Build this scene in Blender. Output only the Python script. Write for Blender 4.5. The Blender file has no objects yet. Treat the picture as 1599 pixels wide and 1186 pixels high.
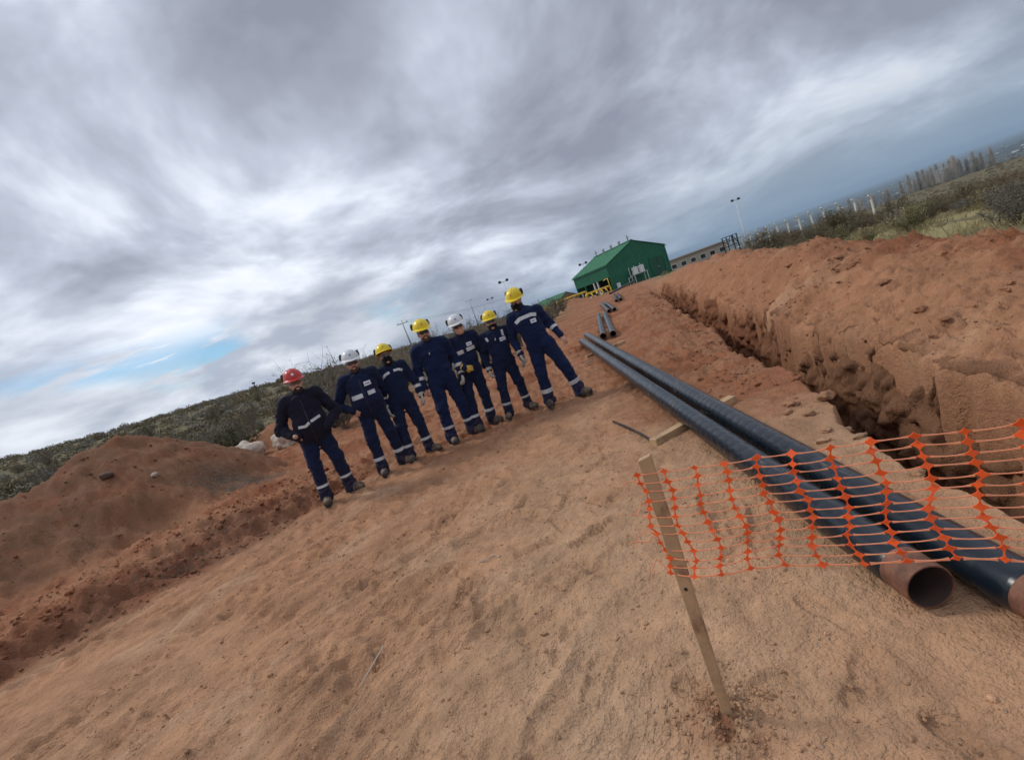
import bpy, bmesh, math, random
import numpy as np
from mathutils import Vector, Matrix

random.seed(7); np.random.seed(7)
SC = bpy.context.scene
COL = SC.collection
R_ = math.radians

# ------------------------------------------------------------------ camera
CAM_H = 1.48
ROLL = math.atan(0.366); PITCH = R_(7.331)
cam_d = bpy.data.cameras.new('camera'); cam = bpy.data.objects.new('camera', cam_d); COL.objects.link(cam)
cam_d.sensor_fit = 'HORIZONTAL'; cam_d.sensor_width = 36.0; cam_d.lens = 740.0 / 1599.0 * 36.0
cam_d.clip_start = 0.05; cam_d.clip_end = 80000
fw = Vector((0, math.cos(PITCH), -math.sin(PITCH))); up = Vector((0, math.sin(PITCH), math.cos(PITCH))); rt = Vector((1, 0, 0))
cX = rt * math.cos(ROLL) - up * math.sin(ROLL); cY = rt * math.sin(ROLL) + up * math.cos(ROLL); cZ = -fw
m = Matrix.Identity(4)
for i in range(3):
    m[i][0] = cX[i]; m[i][1] = cY[i]; m[i][2] = cZ[i]
m[0][3], m[1][3], m[2][3] = 0, 0, CAM_H
cam.matrix_world = m
SC.camera = cam

# ------------------------------------------------------------------ sun + sky
SUN_AZ = R_(-62)      # from +Y towards +X ; negative = to the left
SUN_EL = R_(44)
sdir = Vector((math.sin(SUN_AZ) * math.cos(SUN_EL), math.cos(SUN_AZ) * math.cos(SUN_EL), math.sin(SUN_EL)))
sl = bpy.data.lights.new('sun', 'SUN'); sl.energy = 1.5; sl.angle = R_(10); sl.color = (1.0, 0.95, 0.88)
so = bpy.data.objects.new('sun', sl); COL.objects.link(so)
so.rotation_euler = sdir.to_track_quat('Z', 'Y').to_euler()

W = bpy.data.worlds.new('World'); SC.world = W; W.use_nodes = True
SC.view_settings.view_transform = 'Standard'; SC.view_settings.look = 'None'
SC.view_settings.gamma = 1.0; SC.view_settings.use_curve_mapping = False
SC.view_settings.exposure = 0.12
SC.cycles.max_bounces = 5; SC.cycles.diffuse_bounces = 3; SC.cycles.glossy_bounces = 3; SC.cycles.volume_bounces = 0


class NT:
    """small node-tree writer"""
    def __init__(s, nt): s.nt = nt; s.n = nt.nodes; s.l = nt.links
    def node(s, typ, **kw):
        n = s.n.new(typ)
        for k, v in kw.items():
            if k == 'ins':
                for kk, vv in v.items(): s.put(n.inputs[kk], vv)
            else: setattr(n, k, v)
        return n
    def put(s, sock, v):
        if isinstance(v, bpy.types.NodeSocket): s.l.new(v, sock)
        else: sock.default_value = v
    def math(s, op, a, b=None, c=None, clamp=False):
        n = s.n.new('ShaderNodeMath'); n.operation = op; n.use_clamp = clamp
        s.put(n.inputs[0], a)
        if b is not None: s.put(n.inputs[1], b)
        if c is not None: s.put(n.inputs[2], c)
        return n.outputs[0]
    def vmath(s, op, a, b=None, sc=None):
        n = s.n.new('ShaderNodeVectorMath'); n.operation = op
        s.put(n.inputs[0], a)
        if b is not None: s.put(n.inputs[1], b)
        if sc is not None: s.put(n.inputs[3], sc)
        return n.outputs[0]
    def noise(s, vec, scale, detail=4, rough=0.55, dist=0.0, out=0):
        n = s.n.new('ShaderNodeTexNoise'); s.put(n.inputs['Vector'], vec)
        s.put(n.inputs['Scale'], scale); s.put(n.inputs['Detail'], detail); s.put(n.inputs['Roughness'], rough); s.put(n.inputs['Distortion'], dist)
        return n.outputs[out]
    def ramp(s, fac, stops, interp='LINEAR'):
        n = s.n.new('ShaderNodeValToRGB'); n.color_ramp.interpolation = interp
        e = n.color_ramp.elements
        while len(e) < len(stops): e.new(0.5)
        for el, (p, c) in zip(e, stops):
            el.position = p; el.color = (c[0], c[1], c[2], 1) if hasattr(c, '__len__') else (c, c, c, 1)
        s.put(n.inputs[0], fac); return n.outputs[0]
    def mix(s, fac, a, b, mode='MIX'):
        n = s.n.new('ShaderNodeMix'); n.data_type = 'RGBA'; n.blend_type = mode
        s.put(n.inputs[0], fac)
        for i, v in ((6, a), (7, b)):
            if not isinstance(v, bpy.types.NodeSocket) and len(v) == 3: v = (*v, 1)
            s.put(n.inputs[i], v)
        return n.outputs[2]
    def smooth(s, x, lo, hi):
        n = s.n.new('ShaderNodeMapRange'); n.interpolation_type = 'SMOOTHSTEP'
        s.put(n.inputs[0], x); n.inputs[1].default_value = lo; n.inputs[2].default_value = hi
        return n.outputs[0]


def build_sky():
    t = NT(W.node_tree); W.node_tree.nodes.clear()
    out = t.node('ShaderNodeOutputWorld'); bg = t.node('ShaderNodeBackground'); t.l.new(bg.outputs[0], out.inputs[0])
    bg.inputs[1].default_value = 0.1
    sky = t.node('ShaderNodeTexSky'); sky.sky_type = 'NISHITA'; sky.sun_disc = False
    sky.sun_elevation = SUN_EL; sky.sun_rotation = SUN_AZ; sky.altitude = 400; sky.air_density = 1.0; sky.dust_density = 0.6
    tc = t.node('ShaderNodeTexCoord'); d = t.vmath('NORMALIZE', tc.outputs['Generated'])
    sp = t.node('ShaderNodeSeparateXYZ'); t.l.new(d, sp.inputs[0]); x, y, z = sp.outputs
    zz = t.math('ADD', t.math('MAXIMUM', z, 0.0), 0.34)
    inv = t.math('DIVIDE', 1.0, zz)
    cb = t.node('ShaderNodeCombineXYZ'); t.put(cb.inputs[0], t.math('MULTIPLY', x, inv)); t.put(cb.inputs[1], t.math('MULTIPLY', y, inv)); cb.inputs[2].default_value = 3.7
    P = cb.outputs[0]
    # cloud sheet: big rolls, then lumps, then wisps
    warp = t.noise(P, 0.9, 1, 0.5, 0.0, 1)
    Pw = t.vmath('ADD', P, t.vmath('SCALE', t.vmath('SUBTRACT', warp, (0.5, 0.5, 0.5)), sc=0.7))
    st = t.node('ShaderNodeMapping'); t.put(st.inputs[0], Pw); st.inputs['Rotation'].default_value = (0, 0, R_(-10)); st.inputs['Scale'].default_value = (1.0, 1.05, 1.0); st.inputs['Location'].default_value = SKY_LOC
    Q = st.outputs[0]
    big = t.noise(Q, 1.35, 1, 0.5)
    mid = t.noise(Q, 3.0, 5, 0.52)
    fine = t.noise(Q, 14.0, 2, 0.6)
    dens = t.math('ADD', t.math('ADD', t.math('MULTIPLY', big, 0.60), t.math('MULTIPLY', mid, 0.50)), t.math('MULTIPLY', fine, 0.09))
    dens = t.math('SUBTRACT', dens, 0.595)
    # brighter where the hidden sun stands behind the sheet
    sd = t.node('ShaderNodeVectorMath', operation='DOT_PRODUCT'); t.put(sd.inputs[0], d); sd.inputs[1].default_value = sdir
    glow = t.math('POWER', t.math('MAXIMUM', sd.outputs['Value'], 0.0), 3.0)
    shade = t.math('SUBTRACT', t.math('MULTIPLY', glow, 0.12), t.math('MULTIPLY', dens, 2.9))
    shade = t.math('ADD', shade, 0.43)
    cl = t.ramp(shade, [(0.0, (0.270, 0.292, 0.365)), (0.25, (0.36, 0.390, 0.475)), (0.52, (0.53, 0.575, 0.685)), (0.78, (0.80, 0.85, 0.96)), (1.0, (0.95, 0.98, 1.04))])
    # low sky: thin, smooth bluish-grey sheet to the right, white broken cloud to the left
    az = t.math('ARCTAN2', x, y)
    right = t.smooth(az, -0.15, 0.62)
    low = t.math('SUBTRACT', 1.0, t.smooth(z, 0.0, 0.30))
    lowr = t.math('MULTIPLY', low, right)
    pale = t.mix(t.smooth(z, 0.0, 0.16), (0.225, 0.325, 0.43), (0.32, 0.38, 0.455))
    cl = t.mix(t.math('MULTIPLY', lowr, 0.72), cl, pale)
    # broken gaps of blue sky near the horizon on the left
    gap = t.noise(t.vmath('MULTIPLY', Q, (1.0, 0.8, 1.0)), 1.0, 2, 0.5)
    band = t.math('MULTIPLY', t.smooth(z, 0.015, 0.06), t.math('SUBTRACT', 1.0, t.smooth(z, 0.11, 0.19)))
    left = t.math('SUBTRACT', 1.0, t.smooth(az, -0.35, 0.0))
    lowl = t.math('MULTIPLY', t.math('SUBTRACT', 1.0, t.smooth(z, 0.08, 0.30)), left)
    white = t.ramp(mid, [(0.38, (0.92, 0.95, 1.0)), (0.62, (0.50, 0.55, 0.65))])
    cl = t.mix(t.math('MULTIPLY', lowl, 0.7), cl, white)
    hole = t.math('MULTIPLY', t.math('MULTIPLY', band, left), t.math('MULTIPLY', t.smooth(gap, 0.50, 0.60), t.math('SUBTRACT', 1.0, t.smooth(t.noise(t.vmath('MULTIPLY', Q, (1.0, 2.2, 1.0)), 4.5, 4, 0.55), 0.50, 0.62))))
    blue = t.vmath('MULTIPLY', sky.outputs[0], (0.55, 0.80, 0.95))
    clb = t.vmath('SCALE', cl, sc=10.0)
    col = t.mix(t.math('MULTIPLY', hole, 0.95), clb, blue)
    t.put(bg.inputs[0], col)


SKY_LOC = (1.9, 8.8, 0.0)
build_sky()

# ------------------------------------------------------------------ helpers
def sstep(a, b, x):
    t = np.clip((np.asarray(x, float) - a) / (b - a), 0, 1); return t * t * (3 - 2 * t)

def _hash(xi, yi, zi, seed):
    h = (xi * 374761393 + yi * 668265263 + zi * 2147483647 + seed * 974634141) & 0xFFFFFFFF
    h = ((h ^ (h >> 13)) * 1274126177) & 0xFFFFFFFF
    h = ((h ^ (h >> 15)) * 2246822519) & 0xFFFFFFFF
    return ((h ^ (h >> 16)) & 0xFFFFFF) / float(0xFFFFFF)

def vn(x, y, seed=0):
    x = np.asarray(x, float); y = np.asarray(y, float)
    x0 = np.floor(x).astype(np.int64); y0 = np.floor(y).astype(np.int64)
    fx = x - x0; fy = y - y0
    fx = fx * fx * fx * (fx * (fx * 6 - 15) + 10); fy = fy * fy * fy * (fy * (fy * 6 - 15) + 10)
    a = _hash(x0, y0, 0, seed); b = _hash(x0 + 1, y0, 0, seed); c = _hash(x0, y0 + 1, 0, seed); e = _hash(x0 + 1, y0 + 1, 0, seed)
    return ((a + (b - a) * fx) + ((c + (e - c) * fx) - (a + (b - a) * fx)) * fy) * 2 - 1

def vn3(x, y, z, seed=0):
    z0 = np.floor(z).astype(np.int64); fz = z - z0; fz = fz * fz * (3 - 2 * fz)
    x0 = np.floor(x).astype(np.int64); y0 = np.floor(y).astype(np.int64)
    fx = x - x0; fy = y - y0; fx = fx * fx * (3 - 2 * fx); fy = fy * fy * (3 - 2 * fy)
    r = 0
    for dz, wz in ((0, 1 - fz), (1, fz)):
        for dy, wy in ((0, 1 - fy), (1, fy)):
            for dx, wx in ((0, 1 - fx), (1, fx)):
                r = r + _hash(x0 + dx, y0 + dy, z0 + dz, seed) * wx * wy * wz
    return r * 2 - 1

def fbm(x, y, oct=4, seed=0, gain=0.5):
    s = 0; a = 1.0; c, sn = math.cos(0.6), math.sin(0.6)
    for i in range(oct):
        s = s + a * vn(x, y, seed + i * 17); a *= gain
        x, y = (x * c - y * sn) * 2.03, (x * sn + y * c) * 2.03
    return s

def mesh_np(name, V, F, mats=None, mi=None, smooth=True):
    """V (n,3), F (m,k) equal-sided polygons"""
    V = np.asarray(V, np.float32); F = np.asarray(F, np.int32)
    me = bpy.data.meshes.new(name); me.vertices.add(len(V)); me.vertices.foreach_set('co', V.ravel())
    k = F.shape[1]; me.loops.add(F.size); me.loops.foreach_set('vertex_index', F.ravel())
    me.polygons.add(len(F)); me.polygons.foreach_set('loop_start', np.arange(0, F.size, k, dtype=np.int32))
    me.polygons.foreach_set('loop_total', np.full(len(F), k, np.int32))
    for mt in (mats or []): me.materials.append(mt)
    if mi is not None: me.polygons.foreach_set('material_index', np.asarray(mi, np.int32))
    me.polygons.foreach_set('use_smooth', np.full(len(F), smooth, bool))
    me.update(calc_edges=True); me.validate()
    return me

def link(name, me, parent=None, loc=None):
    o = bpy.data.objects.new(name, me); COL.objects.link(o)
    if parent is not None: o.parent = parent
    if loc is not None: o.location = loc
    return o

def tag(o, label=None, cat=None, group=None, kind=None):
    for k, v in (('label', label), ('category', cat), ('group', group), ('kind', kind)):
        if v: o[k] = v
    return o

def empty(name, loc=(0, 0, 0), rz=0.0):
    o = bpy.data.objects.new(name, None); COL.objects.link(o); o.location = loc; o.rotation_euler = (0, 0, rz); o.empty_display_size = 0.2
    return o

def copy_tree(o, parent=None):
    c = o.copy(); COL.objects.link(c); c.parent = parent
    for ch in list(o.children): copy_tree(ch, c)
    return c

class MB:
    """collects polygons of any size into one mesh"""
    def __init__(s): s.v = []; s.f = []; s.m = []; s.cur = 0
    def add(s, vs, fs):
        b = len(s.v); s.v += [tuple(v) for v in vs]; s.f += [tuple(i + b for i in f) for f in fs]; s.m += [s.cur] * len(fs); return s
    def box(s, c, size, rot=None):
        hx, hy, hz = [k / 2 for k in size]; M = rot or Matrix.Identity(3); c = Vector(c)
        vs = [c + M @ Vector((sx * hx, sy * hy, sz * hz)) for sz in (-1, 1) for sy in (-1, 1) for sx in (-1, 1)]
        return s.add(vs, [(0, 2, 3, 1), (4, 5, 7, 6), (0, 1, 5, 4), (2, 6, 7, 3), (0, 4, 6, 2), (1, 3, 7, 5)])
    def tube(s, pts, r, n=10, cap=True):
        pts = [Vector(p) for p in pts]; k = len(pts); rr = r if hasattr(r, '__len__') else [r] * k
        T = [(pts[min(i + 1, k - 1)] - pts[max(i - 1, 0)]).normalized() for i in range(k)]
        u = T[0].orthogonal().normalized(); vs = []
        for i in range(k):
            u = (u - T[i] * u.dot(T[i])); u = u.normalized() if u.length > 1e-6 else T[i].orthogonal().normalized()
            w = T[i].cross(u)
            for j in range(n):
                a = 2 * math.pi * j / n; vs.append(pts[i] + (u * math.cos(a) + w * math.sin(a)) * rr[i])
        fs = [(i * n + j, i * n + (j + 1) % n, (i + 1) * n + (j + 1) % n, (i + 1) * n + j) for i in range(k - 1) for j in range(n)]
        if cap: fs += [tuple(reversed(range(n))), tuple((k - 1) * n + j for j in range(n))]
        return s.add(vs, fs)
    def prism(s, poly, y0, y1):
        """poly in (x,z), extruded along y"""
        n = len(poly); vs = [(p[0], y0, p[1]) for p in poly] + [(p[0], y1, p[1]) for p in poly]
        return s.add(vs, [tuple(range(n)), tuple(reversed(range(n, 2 * n)))] + [(i, i + n, (i + 1) % n + n, (i + 1) % n) for i in range(n)])
    def build(s, name, mats, parent=None, smooth=False, loc=None):
        me = bpy.data.meshes.new(name); me.from_pydata(s.v, [], s.f)
        for mt in (mats if isinstance(mats, (list, tuple)) else [mats]): me.materials.append(mt)
        me.polygons.foreach_set('material_index', s.m)
        me.polygons.foreach_set('use_smooth', [smooth] * len(s.f)); me.update()
        bm = bmesh.new(); bm.from_mesh(me); bmesh.ops.recalc_face_normals(bm, faces=bm.faces); bm.to_mesh(me); bm.free()
        return link(name, me, parent, loc)

def autosmooth(o, deg=35):
    me = o.data; bm = bmesh.new(); bm.from_mesh(me)
    for e in bm.edges: e.smooth = (len(e.link_faces) == 2 and e.calc_face_angle(0) < R_(deg))
    for f in bm.faces: f.smooth = True
    bm.to_mesh(me); bm.free()

def bevel(o, w=0.01, seg=2):
    bm = bmesh.new(); bm.from_mesh(o.data)
    bmesh.ops.bevel(bm, geom=[e for e in bm.edges if len(e.link_faces) == 2 and e.calc_face_angle(0) > R_(30)], offset=w, segments=seg, profile=0.6, affect='EDGES')
    bm.to_mesh(o.data); bm.free()

def mat(name, col, rough=0.7, metal=0.0, var=0.12, vscale=6.0, bump=0.0, bscale=40.0, col2=None, spec=0.5, coat=0.0, dirt=None, dscale=3.0, damt=(0.5, 0.7)):
    """procedural principled: colour mottled by noise, optional second colour / dirt in patches, bump"""
    mt = bpy.data.materials.new(name); mt.use_nodes = True; t = NT(mt.node_tree); t.n.clear()
    out = t.node('ShaderNodeOutputMaterial'); b = t.node('ShaderNodeBsdfPrincipled'); t.l.new(b.outputs[0], out.inputs[0])
    tc = t.node('ShaderNodeTexCoord').outputs['Object']
    n = t.noise(tc, vscale, 5, 0.6)
    lo = tuple(c * (1 - var) for c in col); hi = tuple(min(1, c * (1 + var)) for c in (col2 or col))
    c = t.ramp(n, [(0.3, lo), (0.7, hi)])
    if dirt is not None:
        dn = t.noise(tc, dscale, 6, 0.65)
        c = t.mix(t.smooth(dn, *damt), c, dirt)
    t.put(b.inputs['Base Color'], c); b.inputs['Metallic'].default_value = metal
    t.put(b.inputs['Roughness'], t.math('ADD', rough - 0.06, t.math('MULTIPLY', n, 0.12)))
    b.inputs['Specular IOR Level'].default_value = spec; b.inputs['Coat Weight'].default_value = coat
    if bump:
        bp = t.node('ShaderNodeBump'); bp.inputs['Strength'].default_value = 1.0; bp.inputs['Distance'].default_value = bump
        t.put(bp.inputs['Height'], t.noise(tc, bscale, 5, 0.6)); t.l.new(bp.outputs[0], b.inputs['Normal'])
    return mt

# ------------------------------------------------------------------ the ground
TH = math.atan(0.29); TC = math.cos(TH)
L_O = np.array((-5.0, 3.9)); L_D = np.array((0.684, 0.729)); L_N = np.array((-0.729, 0.684))
TR_W = 0.46

def seg_dist(x, y, pts):
    """distance to polyline, and interpolated height there"""
    best = np.full(np.shape(x), 1e9); hz = np.zeros(np.shape(x))
    for (ax, ay, az), (bx, by, bz) in zip(pts[:-1], pts[1:]):
        dx, dy = bx - ax, by - ay; t = np.clip(((x - ax) * dx + (y - ay) * dy) / (dx * dx + dy * dy), 0, 1)
        d = np.hypot(x - ax - dx * t, y - ay - dy * t); w = d < best
        best = np.where(w, d, best); hz = np.where(w, az + (bz - az) * t, hz)
    return best, hz

def crest_h(y): return np.interp(y, [-2, 2, 4, 5, 6, 9, 16, 22, 29, 34, 38], [0.22, 0.32, 0.46, 0.60, 0.82, 0.90, 0.86, 0.80, 0.62, 0.3, 0.0])

MOUND = [(-11.5, 4.6, 1.0), (-9.6, 6.2, 1.15), (-8.6, 7.8, 1.28), (-7.8, 10.0, 1.74)]

def zones(x, y):
    x = np.asarray(x, float); y = np.asarray(y, float)
    Z = {}
    Z['R'] = np.hypot(x, y)
    yy = y
    jag = 0.10 * fbm(yy * 1.3, yy * 0 + 3.1, 3, 5) + 0.035 * vn(yy * 9, x * 2, 8)
    Z['d'] = (x - (1.24 + 0.29 * y)) * TC + jag * sstep(-1, 2, y)
    Z['s'] = (x * math.sin(TH) + y * TC)
    Z['e'] = (x - L_O[0]) * L_N[0] + (y - L_O[1]) * L_N[1] + 0.16 * fbm(x * 0.9, y * 0.9, 3, 44)
    Z['q'] = (x - L_O[0]) * L_D[0] + (y - L_O[1]) * L_D[1]
    Z['md'], Z['mh'] = seg_dist(x, y, MOUND)
    Z['md'] = Z['md'] + 0.28 * fbm(x * 0.55, y * 0.55, 3, 61)
    Z['rd'] = np.hypot((x + 8.2) / 2.5, (y - 17.4) / 1.7)     # red heap behind the first man
    Z['pd'] = np.hypot(x - 0.29, y - 1.37)                    # foot of the stake
    return Z

def trench_mask(Z, y):
    return np.clip(sstep(-0.02, 0.10, Z['d']) * (1 - sstep(TR_W + 0.10, TR_W + 0.26, Z['d'])), 0, 1) * sstep(-3, -1.5, y) * (1 - sstep(24, 30, y))

def height(x, y, detail=True):
    x = np.asarray(x, float); y = np.asarray(y, float); Z = zones(x, y); R = Z['R']; d = Z['d']; e = Z['e']; q = Z['q']
    base = sstep(18, 85, R) * (1.1 - 0.066 * np.clip(x, -95, 75) + 0.55 * sstep(10, 42, -x) + 0.0 * np.clip(-x - 42, 0, 60))
    z = base * (1 - sstep(115, 900, R)) + sstep(115, 900, R) * -62.0
    z = z + 0.5 * fbm(x * 0.03, y * 0.03, 3, 9) * sstep(30, 110, R) + 6 * fbm(x * 0.004, y * 0.004, 3, 19) * sstep(200, 900, R) * (1 - sstep(3000, 9000, R))
    z = z + 0.04 * fbm(x * 0.35, y * 0.35, 2, 3) * (1 - sstep(30, 60, R))
    ar = (x - (1.24 + 0.29 * y)) * TC - TR_W      # the flat right of the spoil bank falls away towards the valley
    z = z - 0.125 * np.clip(ar - 5.4, 0, 17) * sstep(-4, 2, y) * (1 - 0.75 * sstep(30, 55, y)) * (1 - sstep(200, 400, R))
    z = z + 0.9 * np.clip(1 - np.hypot((x - 8.0) / 2.6, (y - 47) / 2.2), 0, 1)
    # left bank of pushed-up red soil beyond the graded road
    bank = sstep(0.0, 0.75, e) * (1 - sstep(2.3, 4.6, q))
    z = z + 0.26 * bank * (1 + 0.35 * fbm(x * 1.1, y * 1.1, 3, 23)) + 0.08 * sstep(0, 1.0, e) * sstep(2.3, 4.6, q) * (1 - sstep(14, 24, R))
    # big spoil mound, red heap
    mk = np.clip(1 - Z['md'] / 2.65, 0, 1)
    mz = Z['mh'] * (1 - (1 - mk) ** 1.0) * sstep(0, 0.35, mk) ** 0.4
    z = z + np.where(mk > 0, mz, 0) * 0.96
    z = z + 0.85 * np.clip(1 - Z['rd'], 0, 1) ** 0.8 * (1 + 0.25 * fbm(x * 1.3, y * 1.3, 3, 71))
    # spoil bank right of the trench
    c = crest_h(y); a = d - TR_W
    up_ = sstep(-0.10, 1.85, a) ** 0.80; dn = 1 - sstep(1.65, 3.15, a)
    lump = 1 + 0.16 * fbm(y * 0.9, a * 0.9, 3, 31)
    spoil = np.where(a > -0.05, c * np.minimum(up_, dn) * lump, 0)
    z = z + spoil
    # low ridge of loose soil between pipes and trench
    z = z + 0.15 * np.exp(-((d + 0.85) / 0.5) ** 2) * sstep(5, 8, y) * (1 - sstep(24, 30, y)) * (1 + 0.5 * fbm(x * 1.6, y * 1.6, 3, 37))
    tm = trench_mask(Z, y)
    if detail:
        near = 1 - sstep(25, 60, R)
        red = np.clip(sstep(0.0, 0.3, e) * (1 - sstep(16, 26, R)) + sstep(6.2, 7.6, y + 0.12 * x) * (1 - sstep(0.3, 1.4, x - 0.09 * y)) * (1 - sstep(9, 13, y)), 0, 1)
        side = sstep(-1.9, -0.9, d) * sstep(4.0, 6.5, y); sp = sstep(-0.1, 0.3, a) * (1 - sstep(2.9, 3.7, a))
        roughz = np.clip(red * 0.9 + side + sp, 0, 1.2)
        mnd = sstep(0, 0.3, mk)
        crumb = lambda k, sd: 2.4 * np.abs(fbm(x * k, y * k, 3, sd)) - 0.9
        loose = 0.45 + 0.55 * sstep(-0.3, 0.5, fbm(x * 0.8, y * 0.8, 3, 99))
        z = z + near * (0.007 * fbm(x * 2.4, y * 2.4, 3, 101) + loose * (0.0055 * crumb(4.5, 102) + 0.0050 * crumb(9.5, 103) + 0.003 * fbm(x * 22, y * 22, 2, 104)))
        f1 = fbm(x * 3.1, y * 3.1, 4, 107)
        z = z + near * roughz * ((0.050 * np.abs(f1) - 0.02 + 0.022 * crumb(4.6, 108)) * (1 - 0.62 * sp) + 0.018 * crumb(9.5, 109) + 0.008 * fbm(x * 21, y * 21, 2, 110)) * (1 - 0.45 * mnd)
        z = z + near * sp * (0.05 * fbm(x * 1.5, y * 1.5, 3, 113) + 0.022 * fbm((x * TC - y * math.sin(TH)) * 1.4 + Z['s'] * 0.9, Z['s'] * 3.4 - x * 0.6, 3, 117))
        z = z + near * mnd * (0.06 * fbm(x * 2.2, y * 2.2, 4, 119) + 0.012 * crumb(6, 120))
        # vehicle tracks: long streaks with cross lugs
        wob = 0.25 * fbm(q * 0.35, e * 0.35, 2, 130)
        ac = e + wob
        streak = fbm(q * 1.2, ac * 6.5, 3, 131)
        trk = sstep(-6.6, -4.0, e) * (1 - sstep(-0.1, 0.25, e)) * (1 - sstep(4.5, 7.5, q)) * (1 - sstep(-0.6, 0.9, x)) * (1 - tm)
        z = z + near * trk * (0.010 * streak + 0.025 * (1 - 2.2 * np.abs(fbm(q * 2.3 + 0.5 * ac, ac * 6.0, 2, 133)) ** 0.8) * sstep(-0.5, 0.2, fbm(x * 0.9, y * 0.9, 2, 135)))
        for c0, ph in ((-0.55, 0.0), (-1.7, 0.4), (-2.75, 0.9), (-3.9, 0.2)):
            inb = np.exp(-((ac - c0) / 0.26) ** 4)
            lug = np.sin(2 * math.pi * (q / 0.19 + ph + 0.5 * np.abs(ac - c0) / 0.26)); patch = sstep(-0.45, 0.15, fbm(q * 0.8, ac * 0.8 + c0 * 7, 3, 140))
            z = z + near * trk * inb * patch * (0.024 * np.clip(lug, -0.6, 1) - 0.014)
        # lugged tread on the red ground round the men and on the left bank
        q2 = x * 0.955 + y * 0.296; e2 = -x * 0.296 + y * 0.955
        w2 = e2 + 0.2 * fbm(q2 * 0.4, e2 * 0.4, 2, 150)
        lug2 = 1 - 2 * np.abs(np.sin(math.pi * w2 / 0.40 + 1.6 * fbm(q2 * 0.9, w2 * 0.8, 2, 151))) ** 0.8
        z = z + near * red * (1 - mnd) * sstep(-0.6, 0.1, fbm(x * 0.7, y * 0.7, 2, 153)) * 0.036 * lug2
        z = z + near * (1 - roughz.clip(0, 1)) * 0.012 * fbm((x * 0.98 - y * 0.17) * 7, (y * 0.98 + x * 0.17) * 1.6, 3, 160) * sstep(3, 6, y)
        z = z + 0.03 * np.exp(-(Z['pd'] / 0.10) ** 2) * (0.6 + fbm(x * 22, y * 22, 2, 170)) 
    z = z - tm * (1.30 + np.maximum(spoil, 0)) * (1 - sstep(18, 29, y) * 0.7)
    return z

def H(x, y): return float(height(np.array([x]), np.array([y]), x * x + y * y < 625)[0])

C_TAN = np.array((0.438, 0.266, 0.156)); C_TAN2 = np.array((0.380, 0.198, 0.108)); C_RED = np.array((0.320, 0.146, 0.077)); C_RED2 = np.array((0.240, 0.090, 0.043))
C_DARK = np.array((0.150, 0.066, 0.039)); C_BRN = np.array((0.200, 0.100, 0.055)); C_PALE = np.array((0.47, 0.33, 0.215)); C_SCRUB = np.array((0.185, 0.155, 0.088)); C_GRASS = np.array((0.30, 0.255, 0.125))
C_FAR = np.array((0.060, 0.062, 0.042))

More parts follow.
